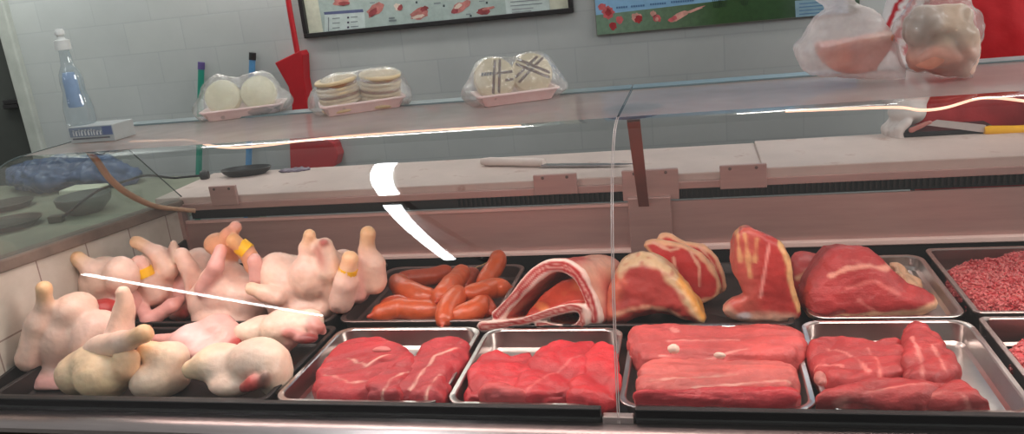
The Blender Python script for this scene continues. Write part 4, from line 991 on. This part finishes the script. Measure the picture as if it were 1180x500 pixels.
fr_ = empty('framed_poster', ((x0+x1)/2, WY-.012, zb), 'black framed chart of pale meat cuts on the wall above the packages', 'poster')
for nm, g in (('frame_bar', box(x0, x1, WY-.022, WY, zb, zb+.017)), ('frame_bar', box(x0, x1, WY-.022, WY, ztp-.017, ztp)), ('frame_bar', box(x0, x0+.017, WY-.022, WY, zb+.017, ztp-.017)), ('frame_bar', box(x1-.017, x1, WY-.022, WY, zb+.017, ztp-.017))):
    obj(nm, g, BLACK, fr_, smooth=False, bevel=.002)
Q = [(wp((x0+.01, zb+.01), (x1-.01, zb+.01), (x1-.01, ztp-.01), (x0+.01, ztp-.01)), pm('chart_ground', (158, 174, 170)), 0)]
CREAMP = pm('chart_margin', (196, 198, 180))
Q += [(wp((x0+.015, zb+.015), (x0+.075, zb+.015), (x0+.070, ztp-.015), (x0+.015, ztp-.015)), CREAMP, 1), (wp((x1-.085, zb+.015), (x1-.015, zb+.015), (x1-.015, ztp-.015), (x1-.085, ztp-.015)), CREAMP, 1)]
Q += [(pq((374, 37), (421, 33), (420, 13), (374, 16)), PALE, 1), (pq((374, 17), (419, 14), (418, 10.5), (373, 14)), pm('chart_header', (84, 92, 128)), 2)]
Q += [(pq((584, 20), (634, 15), (632, -4), (582, 0)), PALE, 1)]
def bars(px0, py0, wd, n, step, slope=-.085, h=1.1, mt=INKG, lay=3):
    for k in range(n):
        y_ = py0+k*step; w_ = wd*random.uniform(.75, 1)
        Q.append((pq((px0, y_), (px0+w_, y_+slope*w_), (px0+w_, y_+slope*w_-h), (px0, y_-h)), mt, lay))
bars(383, 22, 9, 3, 5.5); bars(404, 20.5, 10, 3, 5.5); bars(400, 21.5, 2.5, 3, 5.6, h=2.2, mt=pm('bullet', (70, 62, 84))); bars(378, 36, 1.5, 1, 4, h=16, mt=INKG)
bars(588, 3, 40, 2, 4.5); bars(590, 12, 28, 3, 3.2, h=1.6, mt=pm('print_line', (150, 158, 160)))
bars(448, 22, 9, 2, 3, h=1.8); bars(500, 5, 8, 1, 3, h=1.8); bars(537, 17.5, 6, 1, 3, h=1.6); bars(552, 2, 8, 1, 3); bars(426, 4, 6, 1, 3)
for dx_, dy_ in ((511.5, 8), (542.5, 19.5), (561, 4.5), (480, 4)): Q.append((pq((dx_-1.2, dy_), (dx_+1.2, dy_), (dx_+1, dy_-2.6), (dx_-1, dy_-2.6)), pm('chart_mark', (50, 62, 66)), 3))
def blob(cx, cy, rx, ry, rot, mt, lay, n=16, sd=0):
    r_ = random.Random(sd); rad = [1+r_.uniform(-.22, .18) for _ in range(n)]; c_, s_ = math.cos(rot), math.sin(rot)
    Q.append((pq(*[(cx+rx*rad[k]*math.cos(6.2832*k/n)*c_-ry*rad[k]*math.sin(6.2832*k/n)*s_, cy+rx*rad[k]*math.cos(6.2832*k/n)*s_+ry*rad[k]*math.sin(6.2832*k/n)*c_) for k in range(n)][::-1]), mt, lay))
blob(393, 2, 10, 4.5, -.1, MEATP, 2, sd=1); blob(396, 4, 6, 2.5, 0, MEATD, 3, sd=2); blob(433, 11, 12, 6, -.7, MEATP, 2, sd=3); blob(430, 14, 6, 4, -.7, MEATD, 3, sd=4)
blob(459, 8, 5, 4, .3, BONEP, 2, sd=5); blob(461, 9, 2.5, 4, .5, MEATD, 3, sd=6); blob(483, 16, 12, 7, -.3, MEATP, 2, sd=7); blob(489, 10, 5, 3, -.4, MEATD, 3, sd=8); blob(482, 19, 8, 2, -.2, BONEP, 3, sd=9)
blob(531, 8, 13, 5, -.5, MEATP, 2, sd=10); blob(528, 7, 5, 2.5, -.6, BONEP, 3, sd=11); blob(524, 13, 4, 3, -.3, MEATD, 3, sd=12); blob(557, 13, 8, 4.5, -.2, MEATD, 2, sd=13); blob(563, 9.5, 8, 1.6, -.2, MEATP, 3, sd=14)
for r_ in range(3):          # the rest of the chart, above the frame of the photograph
    for c_ in range(7): blob(395+c_*34+(r_ % 2)*9, -24-r_*26-c_*2.4, 11, 6, -.4+.2*((c_+r_) % 3), (MEATP, MEATD, BONEP)[(c_+r_) % 3], 2, sd=30+r_*7+c_)
poster_sheet(WY-.004, Q, fr_)
# second poster: green field, blue sky, no frame
bl, br = B(688, 41, WY), B(905, 22, WY); zb = (bl[2]+br[2])/2; x0, x1 = bl[0], B(990, 16, WY)[0]
zsky = B(690, 15, WY)[2]; ztp = zb+.62
po = empty('meat_poster', ((x0+x1)/2, WY-.008, zb), 'unframed green and blue poster with red meat pieces on the wall at right', 'poster')
obj('board', box(x0, x1, WY-.012, WY-.001, zb, ztp), pm('poster_board', (120, 120, 112)), po, smooth=False, bevel=.002)
def gradmat():
    mt, nt, bs = newmat('poster_field'); tc = nt.nodes.new('ShaderNodeTexCoord'); sp = nt.nodes.new('ShaderNodeSeparateXYZ'); nt.links.new(tc.outputs['Object'], sp.inputs[0])
    mr = nt.nodes.new('ShaderNodeMapRange'); mr.inputs[1].default_value = -.36; mr.inputs[2].default_value = .36; nt.links.new(sp.outputs[0], mr.inputs[0])
    c = ramp(nt, mr.outputs[0], [(0, S(112, 140, 118)), (.30, S(88, 114, 86)), (.48, S(48, 82, 40)), (.75, S(42, 76, 40)), (.9, S(66, 86, 72))])
    n = noise(nt, 60, 5); f = ramp(nt, n.outputs[0], [(.3, (.8,)*3), (.7, (1.1,)*3)]); nt.links.new(mixc(nt, c, f, 1.0, 'MULTIPLY'), bs.inputs['Base Color']); bs.inputs['Roughness'].default_value = .5
    return mt
Q = [(wp((x0+.003, zb+.004), (x1-.003, zb+.004), (x1-.003, zsky+.012), (x0+.003, zsky-.006)), gradmat(), 1), (wp((x0+.003, zsky-.006), (x1-.003, zsky+.012), (x1-.003, ztp-.004), (x0+.003, ztp-.004)), pm('poster_sky', (128, 172, 206), .06), 1)]
PR, PRD, PRP = pm('poster_red', (196, 92, 96), .3), pm('poster_dark_red', (166, 44, 50), .3), pm('poster_pink', (206, 150, 138), .25); TXB = pm('poster_text', (74, 112, 152))
def bars2(px, py, w_): Q.append((pq((px, py), (px+w_, py-.08*w_), (px+w_, py-.08*w_-2.2), (px, py-2.2)), TXB, 3))
for px, py, w_ in ((710, 10, 12), (727, 8.6, 14), (749, 6.2, 17), (773, 3.6, 26)): 
    k = 0
    while k < w_: bars2(px+k, py-.08*k, 2.2); k += 2.7
blob(694, 8, 4.5, 4, 0, PR, 3, sd=51); blob(701, 14, 7, 7.5, 0, PR, 2, sd=52); blob(701, 14, 3.6, 4.2, 0, PRD, 3, sd=53); blob(714, 23, 4, 4.5, 0, PR, 2, sd=54); blob(706.5, 30, 4.2, 4.6, 0, PRD, 2, sd=55)
blob(733, 20, 6, 5, -.3, PRP, 2, sd=56); blob(736, 22, 4.5, 4.5, 0, PRD, 3, sd=57); blob(753, 16, 3.5, 3.5, 0, PRP, 2, sd=58); blob(757, 21, 5, 4, .3, PR, 2, sd=59); blob(757, 22, 2, 2.4, 0, PRP, 3, sd=60)
blob(782, 19, 13, 3.6, -.5, PRP, 2, sd=61); blob(800, 11.5, 12, 1.6, -.36, PRP, 3, sd=62); blob(775, 22, 6, 2.5, -.5, PR, 3, sd=63)
TUF = pm('poster_tuft', (34, 56, 34), .3)
for cx, cy in ((826, 5), (833, 4), (858, 2)):
    for k in range(-2, 3): Q.append((pq((cx+k*1.4-.4, cy+4), (cx+k*1.4+.4, cy+4), (cx+k*2.4+.3, cy-6), (cx+k*2.4-.3, cy-6)), TUF, 3))
Q.append((pq((917, 20), (978, 15), (976, -4), (916, 1)), pm('poster_box', (128, 160, 176)), 2))
for k in range(4): Q.append((pq((921, 17-k*4), (970, 13-k*4), (970, 12-k*4), (921, 16-k*4)), TXB, 3))
poster_sheet(WY-.0125, Q, po)
# ------------------------------------------------------------------ things leaning and hanging behind the counter
def pole(name, p0, p1, y, r, mat, label, cat, capmat=None, caplabel=None):
    a, b = B(*p0, y), B(*p1, y); d_ = (b-a)/(a[2]-b[2]); f = b+d_*(b[2]-.03)
    f = np.array([f[0], WY-.12, .04]); a = np.array([a[0], WY-.03, a[2]]); a = B(*p0, WY-.03)
    o_ = obj(name, tube([a, a+(f-a)*.5, f], r, 12), mat, label=label, cat=cat)
    u_ = (f-a)/np.linalg.norm(f-a)
    if capmat: obj('end_cap', tube([a-u_*.008, a+u_*.020], r*1.12, 12), capmat, o_, label=caplabel)
    obj('broom_head', obox((f[0], f[1]-.0, .05), (.07, 0, 0), (0, .02, 0), (0, 0, .045)), mat, o_, smooth=False, bevel=.008)
pole('broom', (232, 74), (234, 194), WY-.03, .0125, GREENP, 'green broom handle with a purple tip leaning against the wall', 'broom', PURPLEP, 'purple tip')
pole('broom', (291, 63), (291, 182), WY-.03, .0125, BLUEP, 'blue broom handle with a black tip leaning against the wall', 'broom', BLACK, 'black tip')
yd = WY-.05; q = P(yd)
dp = obj('dustpan', prism([q(*p) for p in [(318, 72), (347, 58), (350, 63), (351, 90), (357, 122), (352, 150), (372, 157), (386, 164), (391, 178), (388, 190), (376, 196), (336, 196), (335, 160), (338, 122), (334, 100)]], (0, 1, 0), -.012, .0495), REDP, smooth=False, bevel=.004, label='red long-handled dustpan hanging on the wall beside the poster', cat='dustpan')
obj('handle', tube([q(330, -14), q(334, 12), q(343, 62)], .0105, 12), REDP, dp)
# on the worktop
WZ = 1.0215
def kn(p, z): return A(*p, z)
k0, k1, k2 = A(555, 186, WZ+.012), A(627, 187, WZ+.012), A(730, 189, WZ+.006)
kd = (k2-k0)/np.linalg.norm(k2-k0)
kf = empty('butcher_knife', (k0+k2)/2*np.array([1, 1, 0])+np.array([0, 0, WZ]), 'butcher knife with a white handle lying on the worktop left of the joint', 'knife')
obj('handle', tube([k0, k0+(k1-k0)*.15, k0+(k1-k0)*.5, k0+(k1-k0)*.85, k1], [.009, .0125, .011, .0125, .010], 12), KWHITE, kf, label='white handle')
kn_ = np.array([-kd[1], kd[0], 0]); kz = np.array([0, 0, 1.0])
bp_ = [k1-kd*.004+kn_*.006, k1-kd*.004-kn_*.016, k1+(k2-k1)*.5-kn_*.016, k1+(k2-k1)*.85-kn_*.010, k2+kn_*.004, k1+(k2-k1)*.5+kn_*.008]
obj('blade', prism([np.array([p[0], p[1], WZ+.005]) for p in bp_], (0, 0, 1), 0, .0022), BLADE, kf, smooth=False, label='dark grey blade')
c = A(283, 190, WZ+.004)
o_ = obj('black_dish', lathe([(.001, 0), (.052, 0), (.066, .010), (.071, .020), (.069, .021), (.062, .011), (.05, .005), (.001, .005)], (0, 0, 0), 30), BLACK, label='black shallow oval dish lying on the worktop at the left', cat='dish', origin=(0, 0, 0))
o_.location = (B(283, 192, .825)[0], .825, WZ); o_.scale = (1.12, .6, 1.0); o_.rotation_euler = (0, 0, math.radians(8))
c = A(340, 188, WZ)
o = Org(.003, .006)
c = B(338, 189, .84)
o.slab((c[0], .84, WZ+.003), (1, 0, 0), (0, 1, 0), [(-.05, -.014), (-.01, -.022), (.045, -.012), (.05, .008), (.0, .02), (-.045, .012)], -.004, .004, .004, S(104, 92, 108), N=(0, 0, 1))
org_obj('plastic_scrap', o, M('violet_plastic', S(116, 104, 120), .35, 0, .2, 20), label='crumpled greyish violet plastic scrap right of the black dish', cat='plastic scrap', noise=((60, .005), (130, .002)), seed=95)
c = A(236, 202, WZ+.010)
pl_ = obj('power_plug', lathe([(.001, -.013), (.013, -.012), (.0165, -.004), (.0165, .006), (.012, .012), (.001, .013)], c, 18, (1, .3, 0)), BLACK, label='round black power plug on the worktop at the end of a black cable', cat='plug')
ck = [c+np.array([-.014, 0, 0]), A(212, 204, WZ+.008), A(198, 205, WZ+.012), BX(170, 202, -1.47), BX(150, 207, -1.50), BX(132, 213, -1.53), BX(112, 220, -1.56), BX(90, 236, -1.58), BX(72, 250, -1.59)]
obj('power_cable', tube(ck, .0035, 8, 5), BLACK, label='thin black cable drooping from the round plug across the end glass', cat='cable')
hz = [BX(101, 174, -1.405), BX(112, 186, -1.405), BX(124, 203, -1.405), BX(140, 218, -1.405), BX(158, 229, -1.405), BX(180, 238, -1.405), BX(205, 241, -1.39), B(225, 243, .55)]
obj('drain_hose', tube(hz, [.0062, .0085, .0085, .0085, .008, .007, .006, .006], 12, 5), ORANGE_CORD, label='tan hose running down inside the left end glass to the rear corner', cat='hose')
obj('loose_wire', tube([BX(96, 173, -1.40), BX(106, 176, -1.40), BX(120, 177, -1.40), BX(130, 165, -1.38), BX(126, 176, -1.36), BX(145, 172, -1.35), BX(164, 169, -1.34)], .0028, 8, 5), M('brown_wire', S(78, 68, 58), .6), label='short dark wire curling around the top of the tan hose', cat='wire')
# neighbouring table, seen through the end glass
TZ = .90
tb = empty('side_table', (-2.35, .75, 0), 'grey-green side table beyond the left end of the case', 'table')
GT = M('greenish_table', S(122, 126, 108), .6, 0, .22, 6)
obj('table_top', box(-3.1, -1.66, -.05, 1.42, TZ-.035, TZ), GT, tb, smooth=False, bevel=.004)
for lx in (-3.05, -1.72):
    for ly in (.0, 1.36): obj('leg', box(lx, lx+.05, ly, ly+.05, 0, TZ-.035), GT, tb, smooth=False)
o = Org(.007, .03); q = lambda px, py, z: A(px, py, TZ)+np.array([0, 0, z])
o.ell(q(62, 218, .055), (.16, .10, .065), S(66, 84, 122)).ell(q(105, 214, .05), (.18, .10, .055), S(60, 78, 118)).ell(q(40, 216, .04), (.10, .08, .055), S(74, 92, 130)).ell(q(135, 212, .03), (.10, .07, .035), S(60, 78, 118))
org_obj('blue_bag', o, BLUEBAG, label='crumpled dark blue plastic bag lying on the side table', cat='plastic bag', noise=((10, .03), (26, .016), (60, .006)), seed=96, cut=TZ+.001)
c = A(98, 226, TZ)
obj('foam_box', box(c[0]-.075, c[0]+.075, c[1]-.04, c[1]+.05, TZ, TZ+.035), M('cream_foam', S(196, 200, 180), .7), smooth=False, bevel=.006, label='pale cream foam box in front of the blue bag', cat='box')
c = A(100, 244, TZ)
obj('grey_bowl', lathe([(.001, 0), (.05, 0), (.085, .035), (.09, .06), (.086, .06), (.08, .036), (.047, .006), (.001, .006)], c, 28), M('grey_bowl', S(98, 106, 100), .5), label='grey bowl on the side table near the drain hose', cat='bowl')
for px, py, rr, lb in ((12, 262, .10, 'dark shallow dish at the near left edge of the side table'), (10, 240, .09, 'dark shallow dish further back by the door on the side table')):
    c = A(px, py, TZ)
    dd = obj('dark_dish', lathe([(.001, 0), (rr*.7, 0), (rr, .022), (rr*.96, .022), (rr*.66, .005), (.001, .005)], c, 28), M('dark_dish', S(66, 60, 50), .35, .2), label=lb, cat='dish')
c = A(66, 256, TZ)
obj('cable_clip', obox((c[0], c[1], TZ+.012), (.022, .006, 0), (-.004, .014, 0), (0, 0, .012)), M('clip_brown', S(70, 64, 52), .6), smooth=False, bevel=.004, label='small dark cable end lying on the side table', cat='cable end')
# ------------------------------------------------------------------ the butcher
px_, py_ = .775, 1.13
Q3 = lambda x, y, z: np.array([px_+x, py_+y, z])
o = Org(.011, .035); sk = S(190, 135, 110)
o.ell(Q3(0, 0, 1.22), (.17, .105, .22), sk).ell(Q3(0, 0, .98), (.165, .11, .16), sk)
o.path([Q3(-.08, 0, .92), Q3(-.10, -.01, .50), Q3(-.10, .02, .09)], [.088, .058, .042], sk).path([Q3(.08, 0, .92), Q3(.10, -.01, .50), Q3(.10, .02, .09)], [.088, .058, .042], sk)
o.cap(Q3(-.10, .02, .05), Q3(-.11, -.14, .035), .042, .034, sk).cap(Q3(.10, .02, .05), Q3(.11, -.14, .035), .042, .034, sk)
SHL, ELL_, HAL = Q3(-.185, 0, 1.375), Q3(-.285, -.085, 1.185), np.array([.515, .870, 1.085])
SHR, ELR, HAR = Q3(.185, 0, 1.375), Q3(.265, -.04, 1.13), np.array([.905, .850, 1.072])
o.path([SHL, ELL_, HAL], [.052, .042, .030], sk).path([SHR, ELR, HAR], [.052, .042, .030], sk)
o.cap(Q3(0, .01, 1.40), Q3(0, -.01, 1.46), .056, .052, sk)
o.ell(Q3(0, -.015, 1.570), (.073, .092, .108), sk, k=.02).ell(Q3(0, -.045, 1.500), (.052, .055, .045), sk, k=.02).cap(Q3(0, -.103, 1.570), Q3(0, -.118, 1.543), .010, .014, sk, k=.012)
for sx in (-1, 1): o.ell(Q3(sx*.075, -.005, 1.560), (.012, .02, .032), sk, k=.006).ell(Q3(sx*.030, -.098, 1.580), (.016, .012, .010), sk, sub=True, k=.01)
o.cap(Q3(-.020, -.108, 1.512), Q3(.020, -.108, 1.512), .006, .006, S(168, 92, 84), k=.004)
def hand(o, c, fwd, side_, up, col, spread=1.):
    """palm, four unequal bent fingers and a thumb leaving the side of the palm"""
    c, fwd, side_, up = (np.array(x, float) for x in (c, fwd, side_, up))
    o.ell(c, (.042, .040, .024), col, k=.02)
    for i, (l, s_) in enumerate(((.070, -.030), (.080, -.010), (.075, .011), (.058, .030))):
        a0 = c+fwd*.025+side_*s_; a1 = a0+fwd*l*.45+up*.004; a2 = a1+fwd*l*.28-up*l*.26; a3 = a2+fwd*l*.06-up*l*.26
        o.path([a0, a1, a2, a3], [.0115, .0105, .0095, .0085], col, k=.004)
    t0 = c-side_*.030-fwd*.012; o.path([t0, t0-side_*.026+fwd*.020-up*.008, t0-side_*.024+fwd*.046-up*.018], [.0135, .0115, .0095], col, k=.006)
pers = org_obj('person', o, MO('person_skin', .5, .05, .1, .06, 20, .1, 120), label='person in red apron and white red-striped shirt behind the counter at right', cat='person', cut=.002)
# clothing
o = Org(.010, .03); wc = S(214, 206, 206)
o.ell(Q3(0, 0, 1.24), (.185, .122, .215), wc).ell(Q3(0, 0, 1.02), (.180, .125, .16), wc)
o.path([SHL, ELL_, HAL+np.array([-.0, .035, .018])], [.066, .056, .046], wc).path([SHR, ELR, HAR+np.array([.01, .035, .015])], [.066, .056, .046], wc)
o.cap(SHL, SHR, .06, .06, wc)
def cf(V, C):
    a_, b_ = SHL, ELL_; w_ = V-a_; t_ = (w_@(b_-a_))/((b_-a_)@(b_-a_)); near = np.linalg.norm(w_-t_[:, None]*(b_-a_), axis=1) < .075
    ang = np.arctan2(V[:, 1]-(a_+t_[:, None]*(b_-a_))[:, 1], V[:, 0]-(a_+t_[:, None]*(b_-a_))[:, 0])
    st = near & (t_ > -.1) & (t_ < .95) & (np.mod(ang*1.7, 1.0) < .45) & (ang < -.4) & (ang > -2.6)
    return np.where(st[:, None], np.array(S(176, 24, 36)), C)
CLOTHV = MO('shirt_cloth', .8, 0, 0, .05, 20, .2, 100)
org_obj('shirt', o, CLOTHV, pers, colfn=cf, noise=((14, .006), (40, .002)), label='white shirt with red sleeve stripes')
o = Org(.010, .03)
o.slab(Q3(0, -.092, 1.09), (1, 0, 0), (0, .10, 1), [(-.205, -.55), (.205, -.55), (.205, .05), (.195, .22), (.16, .30), (-.16, .30), (-.195, .22), (-.205, .05)], -.048, .012, .012, S(186, 14, 26), N=(0, 1, 0))
o.ell(Q3(0, -.02, 1.2), (.196, .128, .20), S(186, 14, 26)).ell(Q3(0, -.01, .98), (.200, .135, .20), S(186, 14, 26))
ap = org_obj('apron', o, REDCLOTH, pers, noise=((8, .012), (24, .005)), label='red apron')
o = Org(.011, .03)
o.ell(Q3(0, 0, .90), (.178, .125, .12), wc); o.path([Q3(-.085, 0, .88), Q3(-.10, -.01, .50), Q3(-.10, .02, .09)], [.105, .078, .066], wc).path([Q3(.085, 0, .88), Q3(.10, -.01, .50), Q3(.10, .02, .09)], [.105, .078, .066], wc)
org_obj('trousers', o, NAVY, pers, noise=((12, .006),))
for sx in (-1, 1):
    o = Org(.008, .02); o.cap(Q3(sx*.10, .03, .055), Q3(sx*.11, -.15, .040), .052, .042, wc); org_obj('shoe', o, BLACK, pers, cut=.001)
    obj('eye', lathe([(.0005, -.009), (.007, -.006), (.009, 0), (.007, .006), (.0005, .009)], Q3(sx*.030, -.088, 1.580), 16, (0, 1, 0)), [M('eye_white', S(230, 226, 220), .3)], pers)
    obj('iris', lathe([(.0005, -.002), (.004, -.001), (.004, .001), (.0005, .002)], Q3(sx*.030, -.097, 1.580), 14, (0, 1, 0)), HAIR, pers)
o = Org(.008, .02); o.ell(Q3(0, .012, 1.600), (.082, .092, .092), wc).ell(Q3(0, .045, 1.555), (.074, .06, .07), wc).ell(Q3(0, -.105, 1.555), (.066, .06, .085), wc, sub=True, k=.02)
org_obj('hair', o, HAIR, pers, noise=((40, .006),))
o = Org(.0035, .010); hand(o, HAL+np.array([-.008, -.012, -.004]), (-.62, -.22, -.75), (.30, -.95, .03), (-.72, -.22, .66), wc)
o.cap(HAL+np.array([-.005, 0, 0]), HAL+np.array([.02, .05, .035]), .038, .040, wc, k=.02)
org_obj('glove', o, GLOVE, pers, noise=((40, .002),), label='white glove')
o = Org(.0035, .010); hand(o, HAR+np.array([0, 0, -.002]), (-.5, -.85, -.1), (.86, -.5, 0), (0, 0, 1), wc); o.cap(HAR, HAR+np.array([.02, .05, .02]), .036, .040, wc, k=.02)
org_obj('glove', o, GLOVE, pers, noise=((40, .002),), label='white glove')
# yellow-handled knife, black mat and meat scrap under the gloved hand
WZ2 = 1.0265
a, b = A(1034, 157, WZ2), A(1136, 152, WZ2)
obj('black_mat', box(a[0], b[0]+.02, a[1]-.02, a[1]+.075, WZ2, WZ2+.012), DKBLADE, smooth=False, bevel=.002, label='flat black slab on the worktop under the yellow-handled knife', cat='mat')
yk = a[1]-.022; h0, h1 = B(1134, 151, yk), B(1192, 150, yk)
ky = empty('yellow_knife', (h0[0], yk, WZ2+.012), 'large knife with a yellow handle at the right edge of the worktop', 'knife')
obj('handle', tube([h0, h0+(h1-h0)*.1, h0+(h1-h0)*.6, h1, h1+(h1-h0)*.6], [.0105, .0135, .0125, .0135, .011], 14), YHAND, ky, label='yellow handle')
obj('blade', prism([B(*p, yk) for p in [(1136, 144), (1110, 141), (1080, 138), (1066, 144), (1090, 147), (1136, 153)]], (0, 1, 0), -.0012, .0012), M('bright_blade', (.62, .56, .55), .4, .7, .08, 20), ky, smooth=False, label='grey blade')
o = Org(.003, .006); o.cap(B(1050, 150, yk-.002), B(1072, 141, yk-.002), .007, .005, S(196, 120, 112))
org_obj('meat_scrap', o, CUT, label='pink meat scrap between the gloved hand and the knife tip', cat='meat', noise=((60, .002),), seed=97)
# ------------------------------------------------------------------ light
w = bpy.data.worlds.new('world'); scn.world = w; w.use_nodes = True
wn = w.node_tree; bg = wn.nodes['Background']
tcw = wn.nodes.new('ShaderNodeTexCoord'); dt = wn.nodes.new('ShaderNodeVectorMath'); dt.operation = 'DOT_PRODUCT'; dt.inputs[1].default_value = (0, .35, .94)
wn.links.new(tcw.outputs['Generated'], dt.inputs[0])
wr = wn.nodes.new('ShaderNodeMapRange'); wr.inputs[1].default_value = -.1; wr.inputs[2].default_value = 1.0; wr.inputs[3].default_value = .24; wr.inputs[4].default_value = .42
wn.links.new(dt.outputs['Value'], wr.inputs[0]); wn.links.new(wr.outputs[0], bg.inputs[1])
bg.inputs[0].default_value = (.99, 1.0, .955, 1)
def area(name, loc, size, sy, power, col, rot=(0, 0, 0)):
    l = bpy.data.lights.new(name, 'AREA'); l.shape = 'RECTANGLE'; l.size = size; l.size_y = sy; l.energy = power; l.color = col
    o = bpy.data.objects.new(name, l); COL.objects.link(o); o.location = loc; o.rotation_euler = [math.radians(a) for a in rot]; return o
# the case lamp, under the front edge of the glass top
area('case_lamp', (-.05, .0, 1.195), 2.5, .05, 6.5, (1.0, .74, .66), (-4, 0, 0))
TUBE = ME('fluorescent_white', (.95, .98, 1.0), 26)
def fixture(a, b, label, wd=.05):
    a, b = np.array(a), np.array(b); d = (b-a)/np.linalg.norm(b-a); n = np.array([-d[1], d[0], 0])
    o = obj('ceiling_light', obox((a+b)/2+np.array([0, 0, .02]), (b-a)/2*1.01, n*wd*1.15, (0, 0, .012)), WHITEP, smooth=False, label=label, cat='ceiling light', group=None)
    obj('tube', tube([a, b], wd, 12), TUBE, o)
fixture((-1.235, .25, 2.9), (-1.285, -.80, 2.9), 'ceiling tube light over the case, nearer the back wall', .045)
fixture((-1.33, -1.10, 2.9), (-1.54, -3.1, 2.9), 'ceiling tube light over the customer side of the case', .04)
fixture((-4.40, -3.4, 2.9), (-4.66, -7.9, 2.9), 'distant ceiling tube light reflected low across the chickens', .035)

area('wall_fill', (-2.75, 1.30, 2.3), 1.0, .4, 13, (.97, 1.0, .94), (18, 25, 0))  # added fill light for the dim left wall, no fixture behind it
WT = ME('lamp_tube_white', (1.0, .94, .88), 15)
area('side_fill', (3.0, .0, 2.6), 1.4, 1.0, 46, (1.0, .985, .94), (0, 0, 0))  # added fill for wall and worktop, kept clear of the glass reflections
for l_, tgt in (('side_fill', (.2, 1.5, 1.0)),):
    o = bpy.data.objects[l_]; o.rotation_euler = (Vector(tgt)-o.location).to_track_quat('-Z', 'Y').to_euler()
for xa, xb, lb in ((-1.95, -.60, 'tube lamp over the worktop in front of the framed poster'), (.12, 1.30, 'tube lamp over the worktop at the right behind the person')):
    yl, zl = 1.42, (1.84 if xa < 0 else 1.93)
    o = obj('worktop_lamp', box(xa-.03, xb+.03, yl-.02, yl+.02, zl+.028, zl+.06), WHITEP, smooth=False, bevel=.004, label=lb, cat='lamp')
    obj('tube', tube([(xa, yl, zl), ((xa+xb)/2, yl, zl), (xb, yl, zl)], .026, 12), WT, o)
    for xx in (xa+.1, xb-.1): obj('bracket', box(xx-.01, xx+.01, yl+.01, WY, zl+.04, zl+.055), WHITEP, o, smooth=False)
